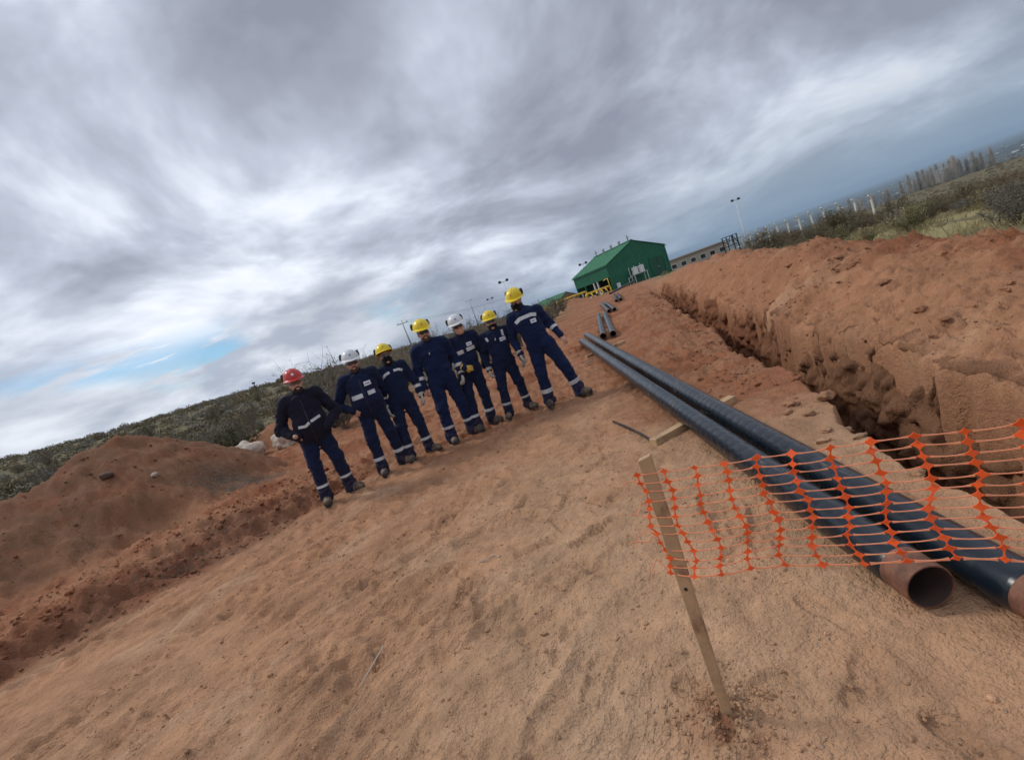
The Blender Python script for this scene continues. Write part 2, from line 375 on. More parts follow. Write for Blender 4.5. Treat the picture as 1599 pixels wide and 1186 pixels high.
def soil(x, y):
    Z = zones(x, y); d = Z['d']; e = Z['e']; q = Z['q']; R = Z['R']; a = d - TR_W
    def mx(c, col, w): w = np.clip(w, 0, 1)[:, None]; return c * (1 - w) + col * w
    n1 = fbm(x * 0.6, y * 0.6, 4, 201); n2 = fbm(x * 2.7, y * 2.7, 4, 203); n3 = fbm(x * 9, y * 9, 3, 205)
    c = np.repeat(C_TAN[None], len(x), 0)
    c = mx(c, C_TAN2, sstep(-0.5, 0.8, n1 + 0.4 * n2) * 0.45)
    c = mx(c, C_TAN2 * np.array((1.06, 0.98, 0.95)), sstep(1.5, 8.0, y - 0.9 * x) * 0.6)
    # red ground: behind the men, between pipes and trench, left bank
    red = sstep(-0.1, 0.35, e + 0.12 * n2) * (1 - sstep(22, 30, R))
    red2 = sstep(5.9, 7.4, y + 0.10 * x + 0.35 * n1) * (1 - sstep(-0.2, 1.2, x - 0.09 * y + 0.3 * n1)) * (1 - sstep(9, 15, y))
    redp = sstep(-0.1, 0.9, x - 0.09 * y - 0.2 + 0.25 * n1) * sstep(2.0, 4.6, y + 0.6 * n1) * 0.85
    c = mx(c, C_RED * 1.06, np.maximum(red, red2 * 0.85)); c = mx(c, C_RED * 0.95, redp)
    c = mx(c, C_RED2, (red + red2 + redp) * sstep(-0.1, 0.6, n2 + 0.5 * n1) * 0.8)
    c = mx(c, C_TAN2, red * sstep(0.15, 0.8, fbm(q * 1.1, e * 2.0, 4, 211)) * 0.55)
    # darker red-brown band along the foot of the bank
    c = mx(c, C_DARK, np.exp(-((e - 0.42 + 0.15 * n1) / 0.42) ** 2) * (1 - sstep(2.4, 3.9, q)) * sstep(-0.9, 0.2, n2 + 0.5) * 0.7)
    # pale dusty streaks on the road
    c = mx(c, C_PALE, sstep(0.3, 0.95, fbm(q * 1.3, e * 2.6, 4, 213) + 0.3 * n2) * (1 - sstep(-0.3, 0.1, e)) * (1 - sstep(-0.5, 1.2, x)) * 0.28)
    mk = np.clip(1 - Z['md'] / 2.65, 0, 1)
    c = mx(c, C_BRN * (1.0), sstep(0.0, 0.28, mk + 0.06 * n1) * 0.95); c = mx(c, C_RED2 * 0.8, sstep(0.1, 0.5, mk) * sstep(0.0, 0.7, n2) * 0.6)
    c = mx(c, C_TAN2 * 0.8, sstep(0.2, 0.6, mk) * np.exp(-(((x + 9.2) / 0.7) ** 2 + ((y - 6.9) / 0.6) ** 2)) * 0.9)
    c = mx(c, C_RED * 0.9, (Z['rd'] < 1.15) * 1.0)
    # spoil bank
    sp = sstep(-0.25, 0.15, a) * (1 - sstep(2.9, 3.6, a))
    spc = C_TAN2 * 0.62 + C_RED * 0.38
    c = mx(c, spc, sp); c = mx(c, C_RED, sp * sstep(4.5, 7.5, y + 1.2 * n1) * 0.6); c = mx(c, C_TAN * 0.92, sp * sstep(0.0, 0.8, n1 + 0.4 * n2 - 0.03 * y + 0.1) * 0.6)
    c = mx(c, C_RED2 * 0.9, sp * sstep(0.95, 1.6, a + 0.4 * n1) * (1 - sstep(8, 10, y)) * sstep(-0.4, 0.3, n2) * 0.85)
    # scrubland
    veg_r = sstep(2.9, 3.7, a + 0.3 * n1) * sstep(-5, 0, y); veg_l = sstep(16, 24, R + 2 * n1) * (1 - sstep(-6, -2, x - 0.16 * y + 1.0 * n1)) * sstep(0, 1, Z['rd'] - 0.9)
    veg_f = sstep(24, 38, R) * sstep(1.5, 5, np.abs(x - 0.245 * y - 0.3) - 0.03 * y)
    veg = np.maximum(np.maximum(veg_r, veg_l), veg_f)
    gw = (sstep(-0.3, 0.5, n1) * np.where(x > 2, 1.0, 0.25))[:, None]; g = C_SCRUB[None] * np.where(x > 2, 1.0, 0.72)[:, None] * (1 - gw) + C_GRASS[None] * gw
    c = c * (1 - veg[:, None]) + g * veg[:, None]
    f = sstep(45, 100, R)[:, None]; c = c * (1 - f) + (C_SCRUB * 0.75)[None] * f
    f = sstep(180, 700, R)[:, None]; ff = fbm(x * 0.004, y * 0.0015, 4, 231)[:, None]
    c = c * (1 - f) + (C_FAR[None] * (1 + 0.6 * ff)) * f
    c = c * (1 + 0.10 * n2 + 0.10 * n3)[:, None]
    tmk = trench_mask(Z, y); c = mx(c, C_BRN * 1.35, tmk)
    c = mx(c, C_RED2 * 0.75, np.exp(-(Z['pd'] / 0.13) ** 2) * sstep(-0.4, 0.5, n3) * 0.8)
    return np.clip(c, 0.01, 0.9)

def ground_material():
    mt = bpy.data.materials.new('soil'); mt.use_nodes = True; t = NT(mt.node_tree); t.n.clear()
    out = t.node('ShaderNodeOutputMaterial'); b = t.node('ShaderNodeBsdfPrincipled'); t.l.new(b.outputs[0], out.inputs[0])
    at = t.node('ShaderNodeAttribute'); at.attribute_name = 'soil'; c = at.outputs['Color']
    g = t.node('ShaderNodeNewGeometry').outputs['Position']
    n1 = t.noise(g, 14, 4, 0.65); n2 = t.noise(g, 70, 2, 0.6); n3 = t.noise(g, 3.0, 4, 0.6)
    k = t.math('ADD', t.math('MULTIPLY', n1, 0.40), t.math('ADD', t.math('MULTIPLY', n2, 0.34), t.math('MULTIPLY', n3, 0.26)))
    c = t.mix(1.0, c, t.ramp(k, [(0.32, 0.76), (0.5, 1.0), (0.68, 1.20)]), 'MULTIPLY')
    vo = t.node('ShaderNodeTexVoronoi'); t.put(vo.inputs['Vector'], g); vo.inputs['Scale'].default_value = 34
    speck = t.math('MULTIPLY', t.math('SUBTRACT', 1.0, t.smooth(vo.outputs['Distance'], 0.10, 0.20)), t.smooth(t.noise(g, 5, 2, 0.5), 0.50, 0.60))
    c = t.mix(t.math('MULTIPLY', speck, 0.55), c, t.mix(t.smooth(vo.outputs['Color'], 0.3, 0.7), (0.42, 0.35, 0.29), (0.12, 0.075, 0.05)))
    t.put(b.inputs['Base Color'], c); b.inputs['Roughness'].default_value = 0.97; b.inputs['Specular IOR Level'].default_value = 0.15
    hgt = t.math('ADD', t.math('MULTIPLY', t.noise(g, 26, 3, 0.62), 0.75), t.math('MULTIPLY', t.noise(g, 95, 2, 0.6), 0.5))
    hgt = t.math('ADD', hgt, t.math('MULTIPLY', speck, 0.25))
    v2 = t.node('ShaderNodeTexVoronoi'); v2.feature = 'F1'; t.put(v2.inputs['Vector'], t.vmath('ADD', g, t.vmath('SCALE', t.noise(g, 14, 2, 0.6, 0.0, 1), sc=0.05))); v2.inputs['Scale'].default_value = 26
    hgt = t.math('ADD', hgt, t.math('MULTIPLY', t.math('MULTIPLY', t.math('SUBTRACT', 0.6, v2.outputs['Distance']), t.smooth(t.noise(g, 2.6, 4, 0.6), 0.44, 0.62)), 0.45))
    for ang, sc_, seed_, wt in ((40, (4.0, 12.0, 1.0), 0.0, 0.34),):      # scuffed, broken ridges left by tracks
        mp = t.node('ShaderNodeMapping'); t.put(mp.inputs[0], t.vmath('ADD', g, t.vmath('SCALE', t.noise(g, 2.0, 2, 0.5, 0.0, 1), sc=0.22))); mp.vector_type = 'TEXTURE'; mp.inputs['Rotation'].default_value = (0, 0, R_(90 - ang)); mp.inputs['Location'].default_value = (seed_, seed_, 0)
        nn = t.noise(t.vmath('MULTIPLY', mp.outputs[0], sc_), 1.0, 3, 0.55)
        rid = t.math('POWER', t.math('SUBTRACT', 1.0, t.math('ABSOLUTE', t.math('SUBTRACT', t.math('MULTIPLY', nn, 2.0), 1.0))), 5.0)
        hgt = t.math('ADD', hgt, t.math('MULTIPLY', t.math('MULTIPLY', rid, t.smooth(t.noise(g, 1.1 + seed_ * 0.1, 3, 0.5), 0.36, 0.60)), wt))
    bp = t.node('ShaderNodeBump'); bp.inputs['Strength'].default_value = 1.0; bp.inputs['Distance'].default_value = 0.021
    t.put(bp.inputs['Height'], hgt); t.l.new(bp.outputs[0], b.inputs['Normal'])
    return mt
M_SOIL = ground_material()

def set_soil(me, col):
    ca = me.color_attributes.new('soil', 'FLOAT_COLOR', 'POINT')
    ca.data.foreach_set('color', np.concatenate([col, np.ones((len(col), 1))], 1).astype(np.float32).ravel())

def footprints(x, y, z):
    """press boot soles into the loose surface of the road"""
    rng = np.random.RandomState(11)
    for i in range(170):
        if i < 120: px_, py_ = rng.uniform(-2.6, 1.0), rng.uniform(0.9, 5.2)
        else: px_, py_ = rng.uniform(-2.0, 2.6), rng.uniform(5, 9)
        if py_ < 0.09 * px_ * 0 + 1.0 and px_ > 0.9: continue
        an = rng.normal(0.25, 0.5) + (math.pi if rng.rand() < 0.35 else 0); L = rng.uniform(0.26, 0.30); dep = rng.uniform(0.010, 0.020)
        w = np.nonzero((np.abs(x - px_) < 0.24) & (np.abs(y - py_) < 0.24))[0]
        if not len(w): continue
        dx, dy = x[w] - px_, y[w] - py_
        u = dx * math.sin(an) + dy * math.cos(an); v = dx * math.cos(an) - dy * math.sin(an)
        tt = u / (L / 2); hw = np.where(tt > 0.05, 0.048, np.where(tt > -0.35, 0.034, 0.038))
        rr = np.sqrt((np.clip(np.abs(u) - (L / 2 - 0.045), 0, None) / 0.045) ** 2 + (v / hw) ** 2)
        ins = 1 - sstep(0.78, 1.02, rr); rim = np.exp(-((rr - 1.12) / 0.14) ** 2)
        tread = np.sin(u * 2 * math.pi / 0.026) * 0.0022
        z[w] += -dep * ins + tread * ins + dep * 0.45 * rim
    return z

def build_ground():
    ox, oy = 0.0, -1.6
    th = np.concatenate([np.arange(-66, 66.001, 0.165), np.linspace(72, 288, 40)]) * math.pi / 180
    r = [0.25]
    while r[-1] < 60000:
        k = r[-1]; r.append(k + max(0.012, k * (0.0042 if k < 9 else 0.0085 if k < 32 else 0.02 if k < 150 else 0.05)))
    r = np.array(r); nt, nr = len(th), len(r)
    RR, TT = np.meshgrid(r, th, indexing='ij'); x = (ox + RR * np.sin(TT)).ravel(); y = (oy + RR * np.cos(TT)).ravel()
    z = height(x, y); z = footprints(x, y, z)
    i, j = np.meshgrid(np.arange(nr - 1), np.arange(nt), indexing='ij'); jn = (j + 1) % nt
    F = np.stack([i * nt + j, i * nt + jn, (i + 1) * nt + jn, (i + 1) * nt + j], -1).reshape(-1, 4)[:, ::-1]
    V = np.stack([x, y, z], 1)
    me = mesh_np('ground', V, F, [M_SOIL]); set_soil(me, soil(x, y))
    o = link('ground', me); tag(o, kind='structure')
    ring = [tuple(V[k]) for k in range(nt)]
    me2 = bpy.data.meshes.new('ground_patch'); me2.from_pydata(ring, [], [tuple(reversed(range(nt)))]); me2.materials.append(M_SOIL); me2.update()
    set_soil(me2, soil(V[:nt, 0], V[:nt, 1])); p = link('ground_patch', me2); tag(p, kind='structure')
    return o
ground = build_ground()

def build_trench_wall():
    """right-hand face of the trench: cut soil with hollows and an overhanging lip"""
    s = np.concatenate([np.arange(0.6, 9, 0.022), np.arange(9, 29, 0.05)]); t = np.linspace(0, 1, 64)
    S, T = np.meshgrid(s, t, indexing='ij'); S = S.ravel(); T = T.ravel()
    yy = S * TC; xe = 1.24 + 0.29 * yy
    jag = 0.10 * fbm(yy * 1.3, yy * 0 + 3.1, 3, 5)
    depth = -1.30 * (1 - sstep(18, 29, yy) * 0.75)
    # the face leans back to an uneven edge where it breaks into the spoil slope
    al = np.clip(0.29 + 0.06 * fbm(S * 0.8, S * 0, 2, 301), 0.25, 0.45)
    tf = np.clip(T / 0.8, 0, 1); tb = np.clip((T - 0.8) / 0.2, 0, 1)
    lipz = height(xe + (TR_W + al - jag) / TC, yy) + 0.02
    zz = depth + (lipz - depth) * tf
    bul = 0.07 * fbm(S * 1.2, zz * 1.3, 4, 303) + 0.06 * fbm(S * 3.5, zz * 5.0, 4, 305) + 0.045 * (2 * np.abs(fbm(S * 4.6, zz * 5.5, 3, 306)) - 0.7)
    hol = np.zeros_like(S)
    for (hs, hz, ws, wz, dp) in ((3.05, -0.16, 0.34, 0.22, 0.30), (3.95, -0.10, 0.36, 0.22, 0.32), (4.75, -0.06, 0.30, 0.16, 0.26), (2.45, -0.25, 0.26, 0.26, 0.24), (6.7, -0.18, 0.10, 0.26, 0.3), (8.3, -0.3, 0.3, 0.2, 0.18), (10.6, -0.3, 0.4, 0.2, 0.2), (1.7, -0.4, 0.5, 0.3, 0.24)):
        rr = ((S - hs + 0.16 * fbm(S * 4, zz * 4, 3, 307)) / ws) ** 2 + ((zz - hz + 0.05 * fbm(S * 5, zz * 5, 2, 308)) / wz) ** 2
        hol += dp * (1 - sstep(0.40, 1.15, rr))
    off = TR_W + al * tf ** 1.6 - bul * (1 - tb) * (0.35 + 0.65 * (1 - tf ** 4)) + hol * (1 - tb) + tb * 0.30
    dd = off - jag
    x = xe + dd / TC; y = yy + 0 * S
    over = height(x, y)
    zt = np.where(tb > 0, (1 - tb) * zz + tb * (over - 0.04), zz)
    lump = 0.04 * fbm(x * 6, y * 6, 3, 309)
    zt = zt + np.where(tb > 0, lump * (1 - tb) + 0.035 * np.sin(tb * math.pi), 0)
    V = np.stack([x, y, zt], 1); n, k = len(s), len(t)
    i, j = np.meshgrid(np.arange(n - 1), np.arange(k - 1), indexing='ij')
    F = np.stack([i * k + j, (i + 1) * k + j, (i + 1) * k + j + 1, i * k + j + 1], -1).reshape(-1, 4)[:, ::-1]
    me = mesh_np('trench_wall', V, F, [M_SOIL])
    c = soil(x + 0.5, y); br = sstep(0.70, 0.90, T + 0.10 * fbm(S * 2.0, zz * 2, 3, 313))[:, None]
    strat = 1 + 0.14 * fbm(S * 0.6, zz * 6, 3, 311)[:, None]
    wall = (C_BRN * 0.75 + C_TAN2 * 0.10)[None] * strat; rd = (sstep(5, 9, y) * 0.6)[:, None]; wall = wall * (1 - rd) + (C_RED2 * 0.85)[None] * rd  # brown darkened for moist subsoil and for trench shade put into the colour
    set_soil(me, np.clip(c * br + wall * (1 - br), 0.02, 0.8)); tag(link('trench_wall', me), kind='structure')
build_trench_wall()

# ------------------------------------------------------------------ people: bodies grown from a distance field
class Field:
    def __init__(s, lo, hi, h):
        s.lo = np.array(lo, float); s.h = h; s.n = np.ceil((np.array(hi) - s.lo) / h).astype(int) + 1
        s.D = np.full(s.n, 0.12, np.float32); s.M = np.zeros(s.n, np.int8)
        s.ax = [s.lo[i] + h * np.arange(s.n[i]) for i in range(3)]
    def _sub(s, lo, hi):
        a = np.clip(np.floor((np.array(lo) - s.lo) / s.h).astype(int), 0, s.n - 1); b = np.clip(np.ceil((np.array(hi) - s.lo) / s.h).astype(int) + 1, 0, s.n)
        sl = tuple(slice(a[i], b[i]) for i in range(3))
        return sl, np.meshgrid(*[s.ax[i][sl[i]] for i in range(3)], indexing='ij')
    def _mix(s, sl, d, m, k):
        D = s.D[sl]; w = d < D; s.M[sl] = np.where(w, m, s.M[sl])
        hh = np.clip(k - np.abs(D - d), 0, None) / k
        s.D[sl] = np.minimum(D, d) - hh * hh * k * 0.25
    def cap(s, a, b, ra, rb, m=0, k=0.03, flat=1.0):
        """tapered capsule; flat < 1 squeezes it front to back (y)"""
        a = np.array(a, float); b = np.array(b, float); r = max(ra, rb) + 0.05
        sl, (X, Y, Z) = s._sub(np.minimum(a, b) - r, np.maximum(a, b) + r)
        ba = b - a; L = max(ba @ ba, 1e-9); t = np.clip(((X - a[0]) * ba[0] + (Y - a[1]) * ba[1] + (Z - a[2]) * ba[2]) / L, 0, 1)
        dx = X - a[0] - t * ba[0]; dy = (Y - a[1] - t * ba[1]) / flat; dz = Z - a[2] - t * ba[2]
        s._mix(sl, (np.sqrt(dx * dx + dy * dy + dz * dz) - (ra + (rb - ra) * t)) * (flat if flat < 1 else 1), m, k)
    def ell(s, c, r, m=0, k=0.03, Rm=None):
        c = np.array(c, float); r = np.array(r, float); q = r.max() + 0.05
        sl, (X, Y, Z) = s._sub(c - q, c + q); X, Y, Z = X - c[0], Y - c[1], Z - c[2]
        if Rm is not None:
            Q = np.array(Rm); X, Y, Z = (Q[0, 0] * X + Q[1, 0] * Y + Q[2, 0] * Z, Q[0, 1] * X + Q[1, 1] * Y + Q[2, 1] * Z, Q[0, 2] * X + Q[1, 2] * Y + Q[2, 2] * Z)
        k0 = np.sqrt((X / r[0]) ** 2 + (Y / r[1]) ** 2 + (Z / r[2]) ** 2); k1 = np.sqrt((X / r[0] ** 2) ** 2 + (Y / r[1] ** 2) ** 2 + (Z / r[2] ** 2) ** 2)
        s._mix(sl, np.where(k1 > 1e-6, k0 * (k0 - 1) / np.maximum(k1, 1e-6), -r.min()), m, k)
    def folds(s, amp, sc, seed, mats=(0,)):
        w = np.nonzero((np.abs(s.D) < 0.03) & np.isin(s.M, mats))
        X, Y, Z = s.ax[0][w[0]], s.ax[1][w[1]], s.ax[2][w[2]]
        n = vn3(X * sc, Y * sc, Z * sc * 1.7, seed) + 0.6 * (1 - 2 * np.abs(vn3(X * sc * 1.6 + Z * sc, Y * sc * 1.6, Z * sc * 2.2 - X * sc, seed + 3)))
        s.D[w] += (amp(X, Y, Z) if callable(amp) else amp) * n
    def sample(s, P):
        q = (np.asarray(P) - s.lo) / s.h; q = np.clip(q, 0, s.n - 1.001); i = q.astype(int); f = q - i; r = 0
        for a in (0, 1):
            for b in (0, 1):
                for c in (0, 1):
                    w = (f[..., 0] if a else 1 - f[..., 0]) * (f[..., 1] if b else 1 - f[..., 1]) * (f[..., 2] if c else 1 - f[..., 2])
                    r = r + w * s.D[i[..., 0] + a, i[..., 1] + b, i[..., 2] + c]
        return r
    def mesh(s, name, mats):
        D = s.D; S = D < 0; n = s.n
        c = [S[i:n[0] - 1 + i, j:n[1] - 1 + j, k:n[2] - 1 + k] for i in (0, 1) for j in (0, 1) for k in (0, 1)]
        cnt = sum(x.astype(np.int8) for x in c); act = (cnt > 0) & (cnt < 8)
        I = np.stack(np.nonzero(act), 1); idx = np.full(act.shape, -1, np.int32); idx[tuple(I.T)] = np.arange(len(I))
        P = np.zeros((len(I), 3)); N = np.zeros(len(I)); off = [(i, j, k) for i in (0, 1) for j in (0, 1) for k in (0, 1)]
        val = {o: D[I[:, 0] + o[0], I[:, 1] + o[1], I[:, 2] + o[2]].astype(float) for o in off}
        for o in off:
            for a in range(3):
                if o[a]: continue
                o2 = list(o); o2[a] = 1; o2 = tuple(o2); va, vb = val[o], val[o2]; w = (va < 0) != (vb < 0)
                t = np.where(w, va / np.where(w, va - vb, 1), 0); p = np.tile(np.array(o, float), (len(I), 1)); p[:, a] += t
                P[w] += p[w]; N[w] += 1
        V = s.lo + (I + P / N[:, None]) * s.h; vm = s.M[I[:, 0], I[:, 1], I[:, 2]]; F = []
        for a in range(3):
            b, c2 = (a + 1) % 3, (a + 2) % 3
            sl0 = [slice(None)] * 3; sl1 = [slice(None)] * 3; sl0[a] = slice(0, n[a] - 1); sl1[a] = slice(1, n[a])
            A, B = S[tuple(sl0)], S[tuple(sl1)]; E = np.stack(np.nonzero(A != B), 1)
            E = E[(E[:, b] > 0) & (E[:, c2] > 0) & (E[:, b] < n[b] - 1) & (E[:, c2] < n[c2] - 1)]
            fl = A[tuple(E.T)]; q = []
            for db, dc in ((-1, -1), (0, -1), (0, 0), (-1, 0)):
                e = E.copy(); e[:, b] += db; e[:, c2] += dc; q.append(idx[tuple(e.T)])
            q = np.stack(q, 1); q[~fl] = q[~fl][:, ::-1]; F.append(q)
        F = np.concatenate(F)
        return mesh_np(name, V, F, mats, vm[F[:, 0]] if len(mats) > 1 else None)

def cloth_mat(name, col, rough=0.9):
    mt = bpy.data.materials.new(name); mt.use_nodes = True; t = NT(mt.node_tree); t.n.clear()
    out = t.node('ShaderNodeOutputMaterial'); b = t.node('ShaderNodeBsdfPrincipled'); t.l.new(b.outputs[0], out.inputs[0])
    g = t.node('ShaderNodeTexCoord').outputs['Object']
    n = t.noise(g, 5, 4, 0.6); n2 = t.noise(g, 26, 4, 0.6)
    c = t.ramp(t.math('ADD', t.math('MULTIPLY', n, 0.6), t.math('MULTIPLY', n2, 0.4)), [(0.35, tuple(k * 0.75 for k in col)), (0.65, tuple(k * 1.3 for k in col))])
    sp = t.node('ShaderNodeSeparateXYZ'); t.l.new(g, sp.inputs[0])     # red dust worked into the lower trouser legs
    dust = t.math('MULTIPLY', t.math('SUBTRACT', 1.0, t.smooth(sp.outputs[2], 0.05, 0.42)), t.smooth(n2, 0.42, 0.62))
    c = t.mix(t.math('MULTIPLY', dust, 0.30), c, (0.16, 0.085, 0.05))
    t.put(b.inputs['Base Color'], c); b.inputs['Roughness'].default_value = rough; b.inputs['Specular IOR Level'].default_value = 0.2
    b.inputs['Sheen Weight'].default_value = 0.08
    bp = t.node('ShaderNodeBump'); bp.inputs['Distance'].default_value = 0.006
    wv = t.noise(g, 17, 3, 0.5, 0.6); t.put(bp.inputs['Height'], t.math('ADD', wv, t.math('MULTIPLY', t.noise(g, 300, 2, 0.5), 0.12))); t.l.new(bp.outputs[0], b.inputs['Normal'])
    return mt

M_NAVY = cloth_mat('navy_cotton', (0.0072, 0.0130, 0.042)); M_NAVY2 = cloth_mat('dark_navy_fleece', (0.0095, 0.0088, 0.0205)); M_NAVY3 = cloth_mat('navy_twill', (0.0070, 0.0145, 0.054))
M_BLACK = cloth_mat('black_knit', (0.008, 0.008, 0.010))
M_SKIN = mat('skin', (0.58, 0.33, 0.235), 0.55, var=0.12, vscale=30, bump=0.0008, bscale=160); M_SKIN2 = mat('skin_ruddy', (0.53, 0.275, 0.19), 0.55, var=0.12, vscale=30, bump=0.0008, bscale=160)
M_HAIR = mat('dark_hair', (0.018, 0.012, 0.009), 0.75, var=0.4, vscale=60, bump=0.004, bscale=120); M_HAIRB = mat('brown_hair', (0.075, 0.036, 0.02), 0.75, var=0.4, vscale=60, bump=0.004, bscale=120)
M_REFL = mat('reflective_tape', (0.56, 0.57, 0.58), 0.42, var=0.10, vscale=40, spec=0.8, dirt=(0.36, 0.34, 0.31), dscale=18, damt=(0.5, 0.75))
M_BADGE = mat('badge_print', (0.72, 0.73, 0.76), 0.6, var=0.05); M_BADGEB = mat('badge_bar', (0.10, 0.13, 0.36), 0.6)
M_GLOVE = mat('cream_leather', (0.46, 0.43, 0.37), 0.8, var=0.2, vscale=30, dirt=(0.24, 0.19, 0.14), dscale=14); M_GLOVEY = mat('yellow_leather', (0.62, 0.40, 0.055), 0.75, var=0.2, vscale=30, dirt=(0.30, 0.2, 0.06), dscale=16)
M_BOOT = mat('dusty_boot_leather', (0.040, 0.034, 0.030), 0.75, var=0.3, vscale=25, dirt=(0.20, 0.135, 0.09), dscale=9, damt=(0.42, 0.66), bump=0.002, bscale=70)
M_SOLE = mat('boot_sole', (0.03, 0.027, 0.025), 0.9, dirt=(0.22, 0.14, 0.09), dscale=12)
M_LENS = mat('dark_lens', (0.008, 0.008, 0.010), 0.12, spec=0.8); M_FRAME = mat('spectacle_frame', (0.01, 0.01, 0.012), 0.4)
M_MUFF = mat('black_plastic', (0.012, 0.012, 0.013), 0.5); M_EYE = mat('eye_dark', (0.02, 0.014, 0.012), 0.3); M_EYEW = mat('eye_white', (0.6, 0.57, 0.54), 0.4)
HELM = {c: mat(c + '_helmet_shell', rgb, 0.34, var=0.04, vscale=9, spec=0.5, dirt=tuple(k * 0.72 for k in rgb), dscale=7, damt=(0.52, 0.75)) for c, rgb in (('red', (0.50, 0.035, 0.030)), ('white', (0.66, 0.68, 0.69)), ('yellow', (0.78, 0.58, 0.012)))}
M_HARN = mat('helmet_lining', (0.05, 0.05, 0.05), 0.8)

def rotz(a): return Matrix.Rotation(a, 3, 'Z')

def helmet(parent, pos, Rm, colour):
    """shell with ridge and rain gutter, brim with front peak, raised ear muffs, emblem"""
    mt = HELM[colour]; n, k = 48, 14; rx, ry, rz = 0.124, 0.150, 0.132; vs = []; fs = []
    for i in range(k + 1):
        ph = (math.pi / 2) * i / k
        for j in range(n):
            a = 2 * math.pi * j / n; ce, se = math.cos(ph) ** 0.86, math.sin(ph)
            x, y, z = rx * ce * math.cos(a), ry * ce * math.sin(a), rz * se
            rid = 0.007 * math.exp(-(x / 0.020) ** 2) + 0.004 * math.exp(-((abs(x) - 0.052) / 0.012) ** 2)
            z += rid * sstep(0.25, 0.7, se) ; vs.append((x, y, float(z)))
    fs = [(i * n + j, i * n + (j + 1) % n, (i + 1) * n + (j + 1) % n, (i + 1) * n + j) for i in range(k) for j in range(n)]
    M4 = Matrix.Translation(Vector(pos)) @ Rm.to_4x4()
    mb = MB().add(vs, fs); h = mb.build('helmet', mt, parent, True); h.matrix_local = M4
    # brim: ring flaring out, longer at the front (-y), with thickness
    b = MB(); prof = [(0.0, 0.004), (0.35, -0.004), (1.0, -0.012), (1.0, -0.016), (0.0, -0.012)]; vs = []
    for j in range(n):
        a = 2 * math.pi * j / n; fr = max(0.0, -math.sin(a)) ** 2.2; w = 0.016 + 0.050 * fr; dr = 0.010 * fr
        for (t, z) in prof: vs.append(((rx + t * w * 0.9) * math.cos(a), (ry + t * w) * math.sin(a), z - dr * t))
    q = len(prof); b.add(vs, [(j * q + i, ((j + 1) % n) * q + i, ((j + 1) % n) * q + (i + 1) % q, j * q + (i + 1) % q) for j in range(n) for i in range(q)])
    bo = b.build('brim', mt, h, True); autosmooth(bo, 50)
    for sx in ((-1, 1) if colour != 'red' else (-1,)):
        e = MB(); pts = []
        for i in range(9):
            ph = -math.pi / 2 + math.pi * i / 8
            for j in range(16):
                a = 2 * math.pi * j / 16; pts.append((sx * (0.116 + 0.024 * math.sin(ph)), 0.035 + 0.036 * math.cos(ph) ** 0.6 * math.cos(a), 0.052 + 0.045 * math.cos(ph) ** 0.6 * math.sin(a)))
        e.add(pts, [(i * 16 + j, i * 16 + (j + 1) % 16, (i + 1) * 16 + (j + 1) % 16, (i + 1) * 16 + j) for i in range(8) for j in range(16)])
        e.tube([(sx * 0.122, 0.02, 0.0), (sx * 0.136, 0.03, 0.02), (sx * 0.138, 0.035, 0.06)], 0.006, 6)
        e.build('ear_muff', M_MUFF, h, True)
    em = MB(); c = []
    for j in range(14):
        a = 2 * math.pi * j / 14; x, z = 0.016 * math.cos(a), 0.060 + 0.016 * math.sin(a)
        c.append((x, -ry * math.sqrt(max(0, 1 - (x / rx) ** 2 - (z / rz) ** 2)) ** 0.86 - 0.006, z))
    em.add(c, [tuple(range(14))]); em.build('emblem', M_BADGE if colour == 'red' else mat('emblem_' + colour, (0.55, 0.30, 0.03) if colour == 'yellow' else (0.25, 0.3, 0.45), 0.5), h)
    return h

def hand(parent, wrist, fdir, palm_n, side, curl, mt, name, scale=1.0, fat=1.0):
    """palm, four unequal fingers with knuckle bends, thumb from the side of the palm"""
    f = Vector(fdir).normalized(); pn = Vector(palm_n); pn = (pn - f * pn.dot(f)).normalized(); w = f.cross(pn) * side   # w points to the thumb side
    w0 = Vector(wrist); s = scale
    lo = w0 - Vector((.16, .16, .22)) * s; hi = w0 + Vector((.16, .16, .16)) * s; F = Field(lo, hi, 0.0048)
    P = lambda a, b, c: w0 + (f * a + w * b + pn * c) * s
    F.cap(P(-0.05, 0, 0), P(0.01, 0, 0), 0.030 * s, 0.028 * s, k=0.02)
    for b in (-0.026, -0.009, 0.009, 0.026): F.cap(P(0.005, b * 0.75, 0), P(0.082, b, 0.002), 0.0165 * s * fat, 0.0125 * s * fat, k=0.012)
    for i, (b, L) in enumerate(((0.029, 0.072), (0.0098, 0.080), (-0.0098, 0.075), (-0.029, 0.058))):
        p = P(0.086, b * 1.05, 0.002); ang = 0.0; r = (0.0098 - 0.0005 * i) * s * fat
        for j, fr in enumerate((0.44, 0.32, 0.24)):
            ang += curl * (0.75 if j == 0 else 1.0) * (1 + 0.12 * i); dv = f * math.cos(ang) + pn * math.sin(ang) + w * (b * 1.6 if j == 0 else 0)
            q = p + dv * L * fr * s; F.cap(p, q, r, r * 0.92, k=0.004); p = q; r *= 0.93
    t0 = P(0.018, 0.026, 0.006); t1 = P(0.048, 0.050, 0.016 + 0.012 * curl); t2 = P(0.076, 0.053 - 0.018 * curl, 0.026 + 0.022 * curl); t3 = P(0.098, 0.046 - 0.034 * curl, 0.032 + 0.03 * curl)
    F.cap(t0, t1, 0.0165 * s * fat, 0.0125 * s * fat, k=0.012); F.cap(t1, t2, 0.0115 * s * fat, 0.0105 * s * fat, k=0.005); F.cap(t2, t3, 0.0105 * s * fat, 0.0088 * s * fat, k=0.004)
    return link(name, F.mesh(name, [mt]), parent)

